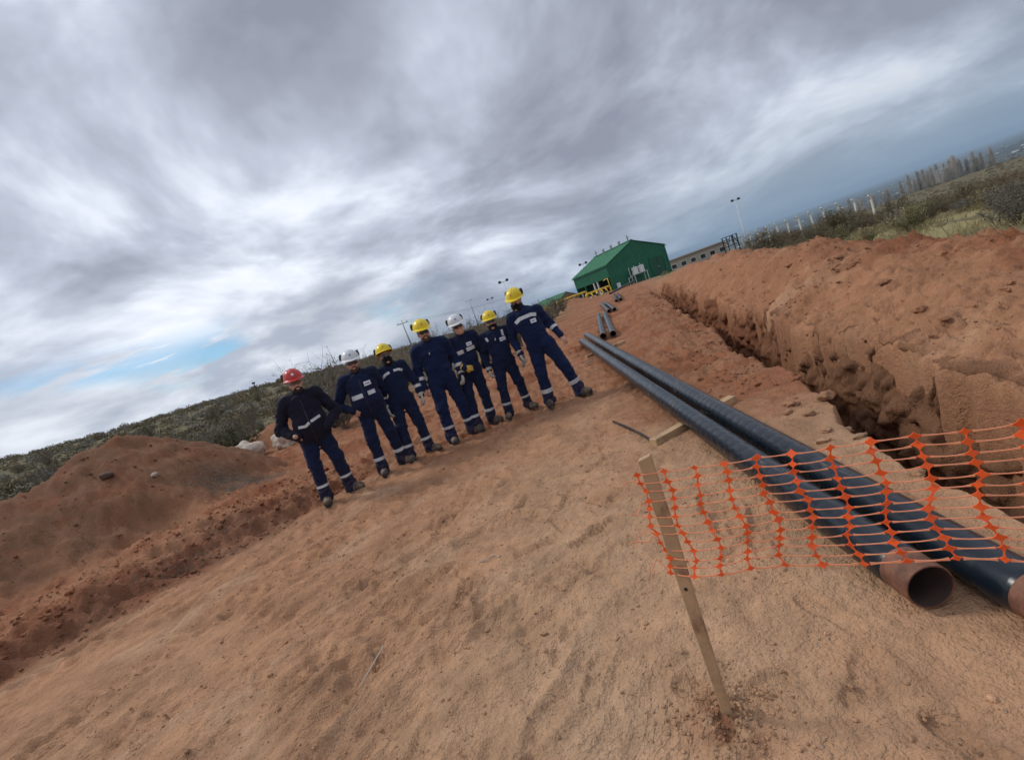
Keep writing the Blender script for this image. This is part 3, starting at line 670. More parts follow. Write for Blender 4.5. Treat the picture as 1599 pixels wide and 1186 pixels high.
def boot(parent, ankle, toe_ang, s):
    a = Vector(ankle); fwd = Vector((math.sin(toe_ang), -math.cos(toe_ang), 0)); g = lambda u, v, z: Vector((a.x, a.y, 0)) + fwd * u * s + Vector((fwd.y, -fwd.x, 0)) * v * s + Vector((0, 0, z * s))
    F = Field(Vector((a.x - .27, a.y - .27, -0.01)), Vector((a.x + .27, a.y + .27, 0.26)), 0.0065)
    F.cap(g(-0.045, 0, 0.16), g(-0.04, 0, 0.07), 0.056 * s, 0.052 * s, k=0.03); F.cap(g(-0.055, 0, 0.050), g(0.13, 0, 0.048), 0.045 * s, 0.047 * s, k=0.03); F.ell(g(0.145, 0, 0.048), (0.056 * s, 0.056 * s, 0.042 * s), k=0.03); F.cap(g(0.0, 0, 0.10), g(0.09, 0, 0.065), 0.045 * s, 0.040 * s, k=0.03)
    X, Y, Z = np.meshgrid(*F.ax, indexing='ij'); F.D = np.maximum(F.D, (0.014 - Z).astype(np.float32))
    b = link('boot', F.mesh('boot', [M_BOOT]), parent)
    m = MB(); n = 28; ring = []
    for j in range(n):
        t = 2 * math.pi * j / n; u = 0.045 + 0.155 * math.cos(t); v = (0.049 + 0.010 * math.cos(t)) * math.copysign(abs(math.sin(t)) ** 0.7, math.sin(t)); ring.append(g(u, v, 0))
    m.add([(p.x, p.y, -0.004) for p in ring] + [(p.x, p.y, 0.024 * s) for p in ring], [tuple(reversed(range(n))), tuple(range(n, 2 * n))] + [(j, (j + 1) % n, (j + 1) % n + n, j + n) for j in range(n)])
    m.build('sole', M_SOLE, b)

def ring_strip(F, a, b, t0, t1, rmax, parent, name='reflective_strip', n=44, off=0.004):
    a, b = np.array(a, float), np.array(b, float); ax = (b - a) / np.linalg.norm(b - a); u = np.cross(ax, (0.13, 1, 0.07)); u /= np.linalg.norm(u); v = np.cross(ax, u); rows = 4; V = []
    ang = np.arange(n) * 2 * math.pi / n; dirs = np.cos(ang)[:, None] * u + np.sin(ang)[:, None] * v; rs = np.linspace(0.0, rmax, 60)
    for i in range(rows):
        c = a + (b - a) * (t0 + (t1 - t0) * i / (rows - 1)); val = F.sample(c + dirs[:, None, :] * rs[None, :, None])
        out = val > 0; k = np.where(out.any(1), out.argmax(1), len(rs) - 1); r = rs[k]
        V.append(c + dirs * (r + off)[:, None])
    # smooth the radii a little round the ring
    V = np.array(V); C = np.array([a + (b - a) * (t0 + (t1 - t0) * i / (rows - 1)) for i in range(rows)])[:, None, :]
    d = V - C; V = C + (d + np.roll(d, 1, 1) + np.roll(d, -1, 1)) / 3 * 1.006; V = V.reshape(-1, 3)
    fs = [(i * n + j, i * n + (j + 1) % n, (i + 1) * n + (j + 1) % n, (i + 1) * n + j) for i in range(rows - 1) for j in range(n)]
    return MB().add(V, fs).build(name, M_REFL, parent, True)

def front_patch(F, path, width, parent, mt, name, Rz=0.0, off=0.004, along=24, rows=5):
    """strip laid on the front of the body: path in (x, z); found by casting back from in front"""
    path = np.array(path, float); seg = np.linalg.norm(np.diff(path, axis=0), axis=1); cs = np.concatenate([[0], np.cumsum(seg)])
    tt = np.linspace(0, cs[-1], along); X = np.interp(tt, cs, path[:, 0]); Z = np.interp(tt, cs, path[:, 1]); dx, dz = np.gradient(X), np.gradient(Z); L = np.hypot(dx, dz); nx, nz = -dz / L, dx / L
    ys = np.linspace(-0.55, 0.25, 320); V = []
    for i in range(rows):
        w = width * (i / (rows - 1) - 0.5); px_, pz_ = X + nx * w, Z + nz * w
        P = np.stack([np.repeat(px_[:, None], len(ys), 1), np.repeat(ys[None], along, 0), np.repeat(pz_[:, None], len(ys), 1)], -1); ins = F.sample(P) < 0
        k = np.where(ins.any(1), ins.argmax(1), 200); V += [(px_[j], ys[k[j]] - off, pz_[j]) for j in range(along)]
    fs = [(i * along + j, i * along + j + 1, (i + 1) * along + j + 1, (i + 1) * along + j) for i in range(rows - 1) for j in range(along - 1)]
    return MB().add(V, fs).build(name, mt, parent, True)

def lerp(a, b, t): return tuple(a[i] + (b[i] - a[i]) * t for i in range(3))

def person(label, loc, rz, s, P, seed):
    """P: pose and outfit. Local axes: +x to the picture's right, -y towards the viewer. R = picture-left limb."""
    fz = [H(loc[0] + math.cos(rz) * P[k][0] * s - math.sin(rz) * P[k][1] * s, loc[1] + math.sin(rz) * P[k][0] * s + math.cos(rz) * P[k][1] * s) for k in ('ftR', 'ftL')]
    root = empty('person', (loc[0], loc[1], sum(fz) / 2 + 0.004), rz); tag(root, label, 'person', 'men in work clothes standing in a row')
    g = lambda p: np.array(p, float) * s
    pel, che, nk, hd = g(P.get('pel', (0, 0, 0.95))), g(P.get('che', (0, 0.0, 1.30))), g(P.get('nk', (0, 0.015, 1.50))), g(P.get('hd', (0, -0.01, 1.645)))
    bx = P.get('bulk', 1.0); sh = {}; J = {}
    for k, sx in (('R', -1), ('L', 1)):
        sh[k] = che + g((sx * 0.185 * bx, 0.01, 0.145 + P.get('shz' + k, 0))); J['el' + k] = g(P['el' + k]); J['wr' + k] = g(P['wr' + k])
        J['hip' + k] = pel + g((sx * 0.095, 0, -0.02)); J['an' + k] = g((P['ft' + k][0], P['ft' + k][1] + 0.0, 0.095))
        mid = (J['hip' + k] + J['an' + k]) / 2; J['kn' + k] = mid + g((sx * 0.012, -0.03 - P.get('bend' + k, 0), 0.035))
    # 0 cloth, 1 skin, 2 second cloth (trousers)
    F = Field((-0.62, -0.36, -0.02), (0.62, 0.34, 1.78 * s + 0.05), 0.0078)
    T = 2 if P.get('jacket') else 0
    F.ell(pel + g((0, 0.005, 0.0)), g((0.178 * bx, 0.128 * bx, 0.135)), T, 0.05)
    F.ell(pel + g((0, 0.045, -0.02)), g((0.145 * bx, 0.105, 0.12)), T, 0.05)
    w = lerp(pel, che, 0.5); F.ell(np.array(w) + g((0, -0.012 * bx, 0.0)), g((0.170 * bx, 0.128 * bx + P.get('belly', 0), 0.20)), 0, 0.07)
    F.ell(che + g((0, 0.0, 0.02)), g((0.192 * bx, 0.128 * bx, 0.20)), 0, 0.06)
    F.ell(che + g((0, 0.04, 0.09)), g((0.17 * bx, 0.09, 0.11)), 0, 0.06)
    F.cap(sh['R'] + g((0.035, 0.0, 0.0)), sh['L'] - g((0.035, 0, 0)), 0.070 * s, 0.070 * s, 0, 0.06)
    F.cap(lerp(sh['R'], nk, 0.35) , nk + g((-0.02, 0.01, 0.005)), 0.052 * s, 0.060 * s, 0, 0.05); F.cap(lerp(sh['L'], nk, 0.35), nk + g((0.02, 0.01, 0.005)), 0.052 * s, 0.060 * s, 0, 0.05)
    af = P.get('arm', 1.0)
    for k in 'RL':
        F.cap(sh[k], J['el' + k], 0.078 * s * af, 0.064 * s * af, 0, 0.05); F.cap(J['el' + k], J['wr' + k], 0.064 * s * af, 0.050 * s * af, 0, 0.03)
        lf = P.get('leg', 1.0) * 1.10; F.cap(J['hip' + k], J['kn' + k], 0.103 * s * lf, 0.079 * s * lf, T, 0.04); F.cap(J['kn' + k], J['an' + k] + g((0, 0.015, 0.0)), 0.079 * s * lf, 0.071 * s * lf, T, 0.03); F.cap(J['an' + k] + g((0, 0.012, 0.06)), J['an' + k] + g((0, 0.01, -0.02)), 0.074 * s * lf, 0.080 * s * lf, T, 0.02)
    for k in 'RL':   # cloth gathers at elbows, knees and ankles
        for jn, am in (('el' + k, 0.012), ('kn' + k, 0.010), ('an' + k, 0.012)):
            c = J[jn]; F.folds(lambda X, Y, Z, c=c, am=am: am * np.exp(-((X - c[0]) ** 2 + (Y - c[1]) ** 2 + (Z - c[2]) ** 2) / 0.018), 15, seed + 5, (0, 2))
    F.folds(0.0090, 8.5, seed, (0, 2))
    # standing collar, neck, head
    F.cap(nk + g((0, 0.0, -0.01)), nk + g((0, -0.006, 0.045)), 0.074 * s, 0.070 * s, 0, 0.025, 0.95)
    Rh = Matrix.Rotation(P.get('yaw', 0), 3, 'Z') @ Matrix.Rotation(P.get('tilt', 0), 3, 'Y') @ Matrix.Rotation(P.get('nod', 0), 3, 'X'); Rn = np.array(Rh)
    q = lambda p: hd + Rn @ g(p)
    F.cap(nk, q((0, 0.02, -0.06)), 0.058 * s, 0.056 * s, 1, 0.02)
    F.ell(q((0, 0.012, 0.025)), g((0.078, 0.097, 0.105)), 1, 0.02, Rn); F.ell(q((0, -0.030, -0.055)), g((0.062, 0.066, 0.068)), 1, 0.03, Rn)
    F.ell(q((0, -0.066, -0.098)), g((0.030, 0.022, 0.022)), 1, 0.02, Rn)
    for sx in (-1, 1):
        F.ell(q((sx * 0.042, -0.060, -0.025)), g((0.026, 0.024, 0.026)), 1, 0.015, Rn); F.ell(q((sx * 0.078, 0.012, -0.01)), g((0.012, 0.022, 0.034)), 1, 0.006, Rn)
        F.cap(q((sx * 0.012, -0.083, 0.030)), q((sx * 0.048, -0.072, 0.028)), 0.011 * s, 0.010 * s, 1, 0.012)
    F.cap(q((0, -0.084, 0.012)), q((0, -0.106, -0.026)), 0.009 * s, 0.014 * s, 1, 0.010); F.ell(q((0, -0.094, -0.030)), g((0.018, 0.014, 0.010)), 1, 0.006, Rn)
    F.cap(q((-0.018, -0.084, -0.062)), q((0.018, -0.084, -0.062)), 0.007 * s, 0.007 * s, 1, 0.006); F.cap(q((-0.015, -0.083, -0.075)), q((0.015, -0.083, -0.075)), 0.008 * s, 0.008 * s, 1, 0.006)
    skin = P.get('skin', M_SKIN); cloth = P.get('cloth', M_NAVY)
    body = link('body', F.mesh('body', [cloth, skin, P.get('trousers', M_NAVY)]), root)
    small = lambda lo, hi, h=0.0065: Field(np.array(lo), np.array(hi), h)
    hc = q((0, 0, 0))
    if P.get('jacket'):
        G = Field((-0.5, -0.36, 0.62 * s), (0.5, 0.34, 1.60 * s), 0.008); hem = P['jacket'] * s; lo = np.array((pel[0], pel[1], hem)); mid = np.array(lerp(pel, che, 0.45))
        G.cap(lo + g((-0.075 * bx, 0, 0.13)), mid + g((-0.07 * bx, -0.01, 0)), 0.128 * s * bx, 0.122 * s * bx, 0, 0.05); G.cap(lo + g((0.075 * bx, 0, 0.13)), mid + g((0.07 * bx, -0.01, 0)), 0.128 * s * bx, 0.122 * s * bx, 0, 0.05)
        G.ell(np.array(mid) + g((0, -0.014, 0)), g((0.192 * bx, 0.150 * bx + P.get('belly', 0), 0.23)), 0, 0.06); G.ell(che + g((0, 0.0, 0.02)), g((0.203 * bx, 0.140 * bx, 0.205)), 0, 0.05)
        X, Y, Z = np.meshgrid(*G.ax, indexing='ij'); G.folds(0.008, 7.5, seed + 9); G.D = np.maximum(G.D, (hem + 0.012 * np.sin(X * 9) - Z).astype(np.float32))
        G.cap(np.array(nk) + g((0, 0.0, -0.02)), nk + g((0, -0.008, 0.055)), 0.084 * s, 0.078 * s, 0, 0.03, 0.95)
        jk = link('jacket', G.mesh('jacket', [cloth]), root)
        zx = lerp(pel, che, 0.6)[0]; front_patch(G, [(zx, hem + 0.03), (che[0], che[2] + 0.12 * s)], 0.012, jk, M_MUFF, 'zip', off=0.002)
    FS = G if P.get('jacket') else F
    if P.get('hood'):
        B = small(nk - 0.20, nk + 0.20)
        for a in np.linspace(-2.5, 2.5, 9):
            p = nk + g((0.088 * math.sin(a), 0.05 - 0.0 + 0.070 * math.cos(a), 0.012 + 0.014 * math.cos(a))); p2 = nk + g((0.088 * math.sin(a + .6), 0.05 + 0.070 * math.cos(a + .6), 0.012 + 0.014 * math.cos(a + .6)))
            B.cap(p, p2, 0.030 * s, 0.030 * s, 0, 0.02)
        B.folds(0.006, 14, seed + 2); link('hood', B.mesh('hood', [cloth]), root)
    helmet(root, q((0, 0.008, 0.076)), Rh @ Matrix.Rotation(R_(P.get('hnod', 4)), 3, 'X') @ Matrix.Diagonal((s, s, s)), P['helmet'])
    # hair under the helmet
    hr = P.get('hair', M_HAIR); B = small(hc - 0.16, hc + 0.16); B.ell(q((0, 0.035, 0.02)), g((0.083, 0.082, 0.098)), 0, 0.02, Rn); X, Y, Z = np.meshgrid(*B.ax, indexing='ij')
    lz = Rn.T @ np.stack([X.ravel() - hc[0], Y.ravel() - hc[1], Z.ravel() - hc[2]]); cut = np.maximum(-0.052 * s - lz[2], -(lz[1] - 0.002 * s)).reshape(X.shape); B.D = np.maximum(B.D, cut.astype(np.float32)); link('hair', B.mesh('hair', [hr]), root)
    if P.get('gaiter'):
        B = small(nk - 0.17, hc + 0.17); up_ = P['gaiter']
        B.cap(nk + g((0, 0, -0.01)), q((0, 0.0, -0.085)), 0.080 * s, 0.070 * s, 0, 0.03); B.ell(q((0, -0.026, -0.062)), g((0.072, 0.080, 0.064)), 0, 0.03, Rn); B.ell(q((0, 0.03, -0.05)), g((0.084, 0.085, 0.065)), 0, 0.03, Rn)
        if up_ > 0: B.ell(q((0, -0.030, -0.035)), g((0.074, 0.082, 0.040)), 0, 0.02, Rn); B.cap(q((0, -0.09, -0.02)), q((0, -0.108, -0.034)), 0.013 * s, 0.017 * s, 0, 0.02)
        B.folds(0.0045, 22, seed + 3); link('neck_gaiter', B.mesh('neck_gaiter', [M_BLACK]), root)
    if P.get('beard'):
        B = small(hc - 0.17, hc + 0.13, 0.0055); B.ell(q((0, -0.034, -0.072)), g((0.064, 0.064, 0.056)), 0, 0.02, Rn); B.ell(q((0, -0.072, -0.105)), g((0.036, 0.026, 0.028)), 0, 0.02, Rn)
        X, Y, Z = np.meshgrid(*B.ax, indexing='ij'); lz = (Rn.T @ np.stack([X.ravel() - hc[0], Y.ravel() - hc[1], Z.ravel() - hc[2]])) / s
        # open round the mouth and below the cheekbones
        mouth = np.sqrt((lz[0] / 0.020) ** 2 + ((lz[2] + 0.069) / 0.011) ** 2); cheek = lz[2] + 0.040 - 0.5 * np.clip(np.abs(lz[0]) - 0.028, 0, 1)
        B.D = np.maximum(B.D, np.maximum(cheek * s, (1 - mouth) * 0.012).reshape(X.shape).astype(np.float32)); B.folds(0.003, 60, seed + 4); b = link('beard', B.mesh('beard', [P['beard']]), root)
        m = MB(); m.tube([q((-0.030, -0.088, -0.056)), q((-0.012, -0.100, -0.047)), q((0.012, -0.100, -0.047)), q((0.030, -0.088, -0.056))], 0.0065 * s, 8); m.build('moustache', P['beard'], b, True)
    if P.get('eyes'):
        for sx in (-1, 1):
            m = MB(); m.tube([q((sx * 0.018, -0.084, 0.006)), q((sx * 0.032, -0.086, 0.008)), q((sx * 0.046, -0.078, 0.006))], [0.004 * s, 0.0085 * s, 0.004 * s], 8); e = m.build('eye', M_EYEW, root, True)
            m = MB(); m.tube([q((sx * 0.032, -0.088, 0.007)), q((sx * 0.032, -0.0965, 0.007))], 0.0058 * s, 10); m.build('iris', M_EYE, e, True)
    if P.get('glasses'):
        gl = MB(); lens = []; dark = P['glasses'] == 'dark'
        for sx in (-1, 1):
            ring = []; nn = 18
            for j in range(nn):
                a = 2 * math.pi * j / nn; uu = 0.034 + 0.028 * math.copysign(abs(math.cos(a)) ** 0.75, math.cos(a)); vv = 0.006 + (0.019 if dark else 0.017) * math.copysign(abs(math.sin(a)) ** 0.75, math.sin(a))
                ring.append(q((sx * uu, -0.104 + 9.5 * max(0, uu - 0.020) ** 2, vv)))
            if dark: gl.add([tuple(p) for p in ring] + [tuple(p + Rn @ g((0, 0.006, 0))) for p in ring], [tuple(range(nn)), tuple(reversed(range(nn, 2 * nn)))] + [(j, (j + 1) % nn, (j + 1) % nn + nn, j + nn) for j in range(nn)])
            lens.append(ring)
        fr = MB()
        for sx, ring in zip((-1, 1), lens):
            fr.tube(ring + [ring[0]], (0.0025 if dark else 0.0034) * s, 6, False); fr.tube([q((sx * 0.061, -0.088, 0.012)), q((sx * 0.080, -0.04, 0.012)), q((sx * 0.084, 0.01, 0.006))], 0.0036 * s, 6)
        fr.tube([q((-0.010, -0.104, 0.010)), q((0, -0.108, 0.012)), q((0.010, -0.104, 0.010))], 0.003 * s, 6)
        fo = fr.build('spectacles', M_FRAME, root, True)
        if dark: gl.build('lens', M_LENS, fo)
    for k, sx in (('R', -1), ('L', 1)):
        boot(root, J['an' + k] + g((0, 0.0, 0)), P['toe' + k], s)
        ring_strip(F, J['kn' + k], J['an' + k], 0.60, 0.60 + 0.052 / 0.42 * P.get('tape', 1.0), 0.125 * s, root)
        if P.get('cuff' + k): ring_strip(F, J['el' + k], J['wr' + k], P['cuff' + k], P['cuff' + k] + 0.19, 0.085 * s, root)
        hk = P.get('hand' + k)
        if hk:
            v = J['wr' + k] - J['el' + k]; v = v / np.linalg.norm(v); fd = np.array(hk.get('dir', v)); gm = hk.get('glove')
            hand(root, J['wr' + k] + v * 0.010, fd, hk.get('palm', (-sx, 0.15, 0)), hk.get('side', sx), hk.get('curl', 0.35), gm or skin, 'glove' if gm else 'hand', s * (1.06 if gm else 1.0), 1.18 if gm else 1.0)
            if gm:
                m = MB(); a = J['wr' + k] + v * 0.03; m.tube([J['wr' + k] - v * 0.035, J['wr' + k] + v * 0.0, a], [0.057 * s * af, 0.050 * s, 0.036 * s], 18, False); m.build('glove_cuff', gm, root, True)
    for st in P.get('strips', []): front_patch(FS, [(x * s + che[0], z * s) for x, z in st[0]], st[1], root, M_REFL, 'reflective_strip', off=0.005)
    for (x, z, w_, h_) in P.get('badges', []):
        bd = front_patch(FS, [((x - w_ / 2) * s + che[0], z * s), ((x + w_ / 2) * s + che[0], (z + P.get('bslope', 0) * w_) * s)], h_ * s, root, M_BADGE, 'badge', off=0.007, along=8, rows=4)
        front_patch(FS, [((x - w_ * 0.36) * s + che[0], (z - 0.003) * s), ((x + w_ * 0.30) * s + che[0], (z - 0.003 + P.get('bslope', 0) * w_ * 0.66) * s)], h_ * 0.22 * s, bd, M_BADGEB, 'badge_lettering', off=0.0085, along=8, rows=2)
    # placket, pockets
    if not P.get('jacket'):
        x0 = lerp(pel, che, 0.2)[0]; front_patch(F, [(x0, pel[2] - 0.02), (lerp(pel, che, 0.6)[0], lerp(pel, che, 0.6)[2]), (nk[0], che[2] + 0.15 * s)], 0.035, root, cloth, 'placket', off=0.004, along=40)
    for (x, z) in P.get('pockets', []): 
        front_patch(FS, [((x - 0.055) * s + che[0], z * s), ((x + 0.055) * s + che[0], z * s)], 0.12 * s, root, cloth, 'chest_pocket', off=0.006, along=10, rows=8)
    return root

def crew():
    cream, yel = M_GLOVE, M_GLOVEY
    # 1: red helmet, hands in jacket pockets
    person('bearded man in red helmet and dark jacket with hands in its pockets', (-2.64, 6.11, 0.0), R_(20), 0.966, dict(
        ftR=(-0.165, -0.03), ftL=(0.165, 0.05), toeR=-0.05, toeL=0.95, hd=(0.03, -0.01, 1.645), nk=(0.02, 0.015, 1.50), che=(0.01, 0, 1.30), bulk=1.10, arm=1.18, jacket=0.80, belly=0.015,
        elR=(-0.37, 0.04, 1.13), wrR=(-0.20, -0.150, 0.99), elL=(0.37, 0.04, 1.13), wrL=(0.20, -0.13, 0.985), handR=dict(dir=(0.35, 0.80, -0.5), palm=(0.6, 0, 0.3), curl=0.15),
        helmet='red', beard=M_HAIR, glasses='clear', eyes=True, cloth=M_NAVY2, trousers=M_NAVY, yaw=0.10, skin=M_SKIN, tape=0.62, strips=[([(-0.15, 1.10), (-0.06, 1.085), (0.0, 1.115)], 0.034), ([(0.02, 1.12), (0.10, 1.14), (0.15, 1.15)], 0.034)]), 11)
    # 2: white helmet, fist on hip
    person('smiling man in white helmet and sunglasses with one fist on his hip', (-1.99, 6.60, 0.0), R_(14), 0.972, dict(
        ftR=(-0.15, -0.06), ftL=(0.15, 0.10), toeR=0.05, toeL=1.05, bulk=1.10, arm=1.12, jacket=0.84, belly=0.02, hd=(0.0, -0.015, 1.645),
        elR=(-0.405, 0.05, 1.15), wrR=(-0.225, -0.10, 1.02), elL=(0.27, 0.14, 1.16), wrL=(0.17, 0.20, 0.95), handR=dict(dir=(0.7, -0.2, -0.7), palm=(0.2, 0.9, 0.2), curl=1.25), helmet='white', glasses='dark', beard=M_HAIRB, cloth=M_NAVY, yaw=0.12, tilt=0.04, skin=M_SKIN2, tape=0.85, shzR=0.02,
        strips=[([(-0.175, 1.185), (-0.02, 1.185)], 0.060), ([(0.055, 1.19), (0.155, 1.19)], 0.056)], badges=[(0.095, 1.325, 0.095, 0.062)]), 22)
    ring = None
    # 3: yellow helmet, black face cover, gloves
    person('man in yellow helmet and black face cover, third from the left, arms hanging', (-1.63, 6.84, 0.0), R_(13), 0.935, dict(
        ftR=(-0.15, -0.06), ftL=(0.17, 0.04), toeR=0.0, toeL=0.95, hd=(0.05, -0.02, 1.65), nk=(0.055, 0.015, 1.50), che=(0.045, 0, 1.30), pel=(0.02, 0, 0.95), bulk=1.02,
        elR=(-0.225, 0.04, 1.15), wrR=(-0.215, -0.05, 0.905), elL=(0.325, 0.04, 1.15), wrL=(0.335, -0.04, 0.905), handR=dict(glove=cream, curl=0.4), handL=dict(glove=cream, curl=0.55),
        helmet='yellow', gaiter=1, glasses='dark', cloth=M_NAVY, yaw=0.10, nod=-0.18, hnod=0, cuffR=0.30, cuffL=0.30, tape=0.75,
        strips=[([(-0.17, 1.345), (-0.10, 1.395), (-0.03, 1.41)], 0.036), ([(0.035, 1.415), (0.11, 1.41), (0.165, 1.375)], 0.034)], pockets=[(-0.095, 1.27), (0.095, 1.30)]), 33)
    # 4: tall, yellow helmet, plain coverall
    person('tall man in yellow helmet and sunglasses, plain coverall without chest strips', (-0.98, 7.06, 0.0), R_(8), 1.028, dict(
        ftR=(-0.165, -0.05), ftL=(0.165, 0.08), toeR=0.25, toeL=0.85, hd=(-0.01, -0.02, 1.645), bulk=1.12, arm=1.10, leg=1.05,
        elR=(-0.285, 0.04, 1.14), wrR=(-0.275, -0.06, 0.90), elL=(0.30, 0.05, 1.15), wrL=(0.295, -0.03, 0.91), handR=dict(curl=0.75), handL=dict(glove=cream, curl=0.6),
        helmet='yellow', glasses='dark', beard=M_HAIRB, hair=M_HAIRB, hood=True, cloth=M_NAVY3, trousers=M_NAVY3, yaw=0.16, nod=0.02, cuffR=0.38, cuffL=0.38, tape=0.72, skin=M_SKIN2, strips=[([(-0.035, 1.33), (-0.030, 1.36)], 0.012)], pockets=[(0.10, 1.30)]), 44)
    # 5: white helmet, yellow glove in front
    person('man in white helmet and sunglasses holding a yellow gloved hand before his belly', (-0.62, 7.22, 0.0), R_(5), 0.968, dict(
        ftR=(-0.115, -0.06), ftL=(0.135, 0.09), toeR=0.2, toeL=0.9, hd=(0.13, -0.025, 1.64), nk=(0.125, 0.015, 1.50), che=(0.11, 0, 1.30), pel=(0.055, 0, 0.95), bulk=1.04, arm=1.12,
        elR=(-0.165, 0.03, 1.13), wrR=(0.005, -0.17, 1.02), elL=(0.38, 0.10, 1.14), wrL=(0.32, 0.16, 0.92), handR=dict(glove=yel, dir=(0.85, -0.25, -0.28), palm=(0.2, 1, -0.2), curl=1.1),
        helmet='white', glasses='dark', hair=M_HAIRB, hood=True, cloth=M_NAVY, yaw=0.10, tilt=-0.10, cuffR=0.28, tape=0.8, skin=M_SKIN,
        strips=[([(-0.165, 1.255), (-0.03, 1.265)], 0.058), ([(0.02, 1.27), (0.155, 1.275)], 0.054)], badges=[(0.09, 1.345, 0.085, 0.055)]), 55)
    # 6: shortest, yellow helmet, gloves
    person('shortest man, yellow helmet, sunglasses and black neck cover, cream gloves', (-0.05, 7.24, 0.0), R_(1), 0.892, dict(
        ftR=(-0.185, -0.05), ftL=(0.185, 0.09), toeR=-0.25, toeL=0.75, hd=(0.055, -0.015, 1.645), nk=(0.06, 0.015, 1.50), che=(0.045, 0, 1.30), pel=(0.02, 0, 0.95), bulk=1.10, arm=1.08,
        elR=(-0.245, 0.04, 1.14), wrR=(-0.255, -0.05, 0.90), elL=(0.335, 0.04, 1.14), wrL=(0.345, -0.05, 0.90), handR=dict(glove=cream, curl=0.6), handL=dict(glove=cream, curl=0.5),
        helmet='yellow', gaiter=-1, glasses='dark', cloth=M_NAVY, yaw=0.02, nod=-0.04, tape=0.75, strips=[([(-0.165, 1.43), (-0.150, 1.36)], 0.034), ([(0.135, 1.475), (0.125, 1.37)], 0.034), ([(-0.015, 1.38), (-0.03, 1.34)], 0.012)],
        badges=[(0.10, 1.325, 0.105, 0.062)], pockets=[(0.10, 1.25)]), 66)
    # 7: at the right end, feet wide apart
    person('man at the right end, yellow helmet, black face cover, feet wide apart', (0.67, 7.06, 0.0), R_(-5), 1.005, dict(
        ftR=(-0.235, -0.02), ftL=(0.235, -0.03), toeR=-0.1, toeL=0.95, pel=(-0.085, 0, 0.93), che=(-0.165, 0, 1.28), nk=(-0.195, 0.015, 1.485), hd=(-0.225, -0.02, 1.63), bulk=1.10, arm=1.08, leg=1.06,
        elR=(-0.445, 0.05, 1.13), wrR=(-0.425, -0.02, 0.90), elL=(0.145, 0.06, 1.16), wrL=(0.235, -0.03, 0.955), handR=dict(glove=cream, curl=0.4), handL=dict(curl=0.45, palm=(-0.6, 0.7, 0)), shzL=-0.01,
        helmet='yellow', gaiter=1, eyes=True, cloth=M_NAVY3, trousers=M_NAVY3, yaw=-0.30, tilt=0.10, nod=0.12, cuffL=0.28, tape=1.15,
        strips=[([(-0.165, 1.335), (-0.09, 1.375), (0.09, 1.385), (0.165, 1.36)], 0.052)], badges=[(0.095, 1.29, 0.085, 0.058)]), 77)
crew()

# ------------------------------------------------------------------ pipes, timber, stake and net
def pipe_coat_mat():
    mt = bpy.data.materials.new('blue_black_pipe_coating'); mt.use_nodes = True; t = NT(mt.node_tree); t.n.clear()
    out = t.node('ShaderNodeOutputMaterial'); b = t.node('ShaderNodeBsdfPrincipled'); t.l.new(b.outputs[0], out.inputs[0])
    g = t.node('ShaderNodeTexCoord').outputs['Object']
    n = t.noise(g, 5, 5, 0.6); sc = t.noise(t.vmath('MULTIPLY', g, (9, 1.2, 9)), 4.0, 6, 0.7)
    c = t.ramp(n, [(0.3, (0.004, 0.008, 0.013)), (0.7, (0.007, 0.013, 0.021))])
    sp = t.node('ShaderNodeSeparateXYZ'); t.l.new(g, sp.inputs[0])
    c = t.mix(t.math('MULTIPLY', t.math('MULTIPLY', t.smooth(sc, 0.57, 0.63), t.smooth(t.noise(g, 1.3, 2, 0.5), 0.52, 0.64)), 0.65), c, (0.32, 0.28, 0.22))           # scuffs, pale
    dust = t.math('MULTIPLY', t.smooth(t.noise(g, 2.2, 5, 0.65), 0.48, 0.80), 0.16)
    c = t.mix(dust, c, (0.11, 0.085, 0.065))
    t.put(b.inputs['Base Color'], c); t.put(b.inputs['Roughness'], t.math('ADD', 0.18, t.math('MULTIPLY', n, 0.22))); b.inputs['Specular IOR Level'].default_value = 0.42
    bp = t.node('ShaderNodeBump'); bp.inputs['Distance'].default_value = 0.0009; t.put(bp.inputs['Height'], t.noise(g, 30, 4, 0.6)); t.l.new(bp.outputs[0], b.inputs['Normal'])
    return mt
M_COAT = pipe_coat_mat()
M_RUST = mat('bare_rusty_steel', (0.135, 0.056, 0.033), 0.7, metal=0.2, var=0.3, vscale=14, col2=(0.22, 0.10, 0.06), dirt=(0.10, 0.045, 0.03), dscale=22, bump=0.0012, bscale=90)
M_INSIDE = mat('pipe_inside', (0.075, 0.045, 0.034), 0.85, var=0.3, vscale=9)
M_WOOD = mat('pale_sawn_wood', (0.52, 0.36, 0.20), 0.8, var=0.18, vscale=9, col2=(0.42, 0.27, 0.14), bump=0.002, bscale=60, dirt=(0.26, 0.16, 0.09), dscale=6)
M_STAKE = mat('weathered_stake_wood', (0.52, 0.345, 0.195), 0.85, var=0.22, vscale=12, col2=(0.43, 0.27, 0.145), bump=0.003, bscale=45, dirt=(0.20, 0.11, 0.06), dscale=7)
M_BAR = mat('dark_steel_bar', (0.035, 0.035, 0.038), 0.5, metal=0.6, dirt=(0.15, 0.09, 0.06), dscale=9)
M_NET1 = mat('orange_net_joint', (0.88, 0.115, 0.018), 0.45, var=0.08, vscale=30); M_NET2 = mat('stretched_orange_strand', (0.90, 0.33, 0.17), 0.45, var=0.12, vscale=30)

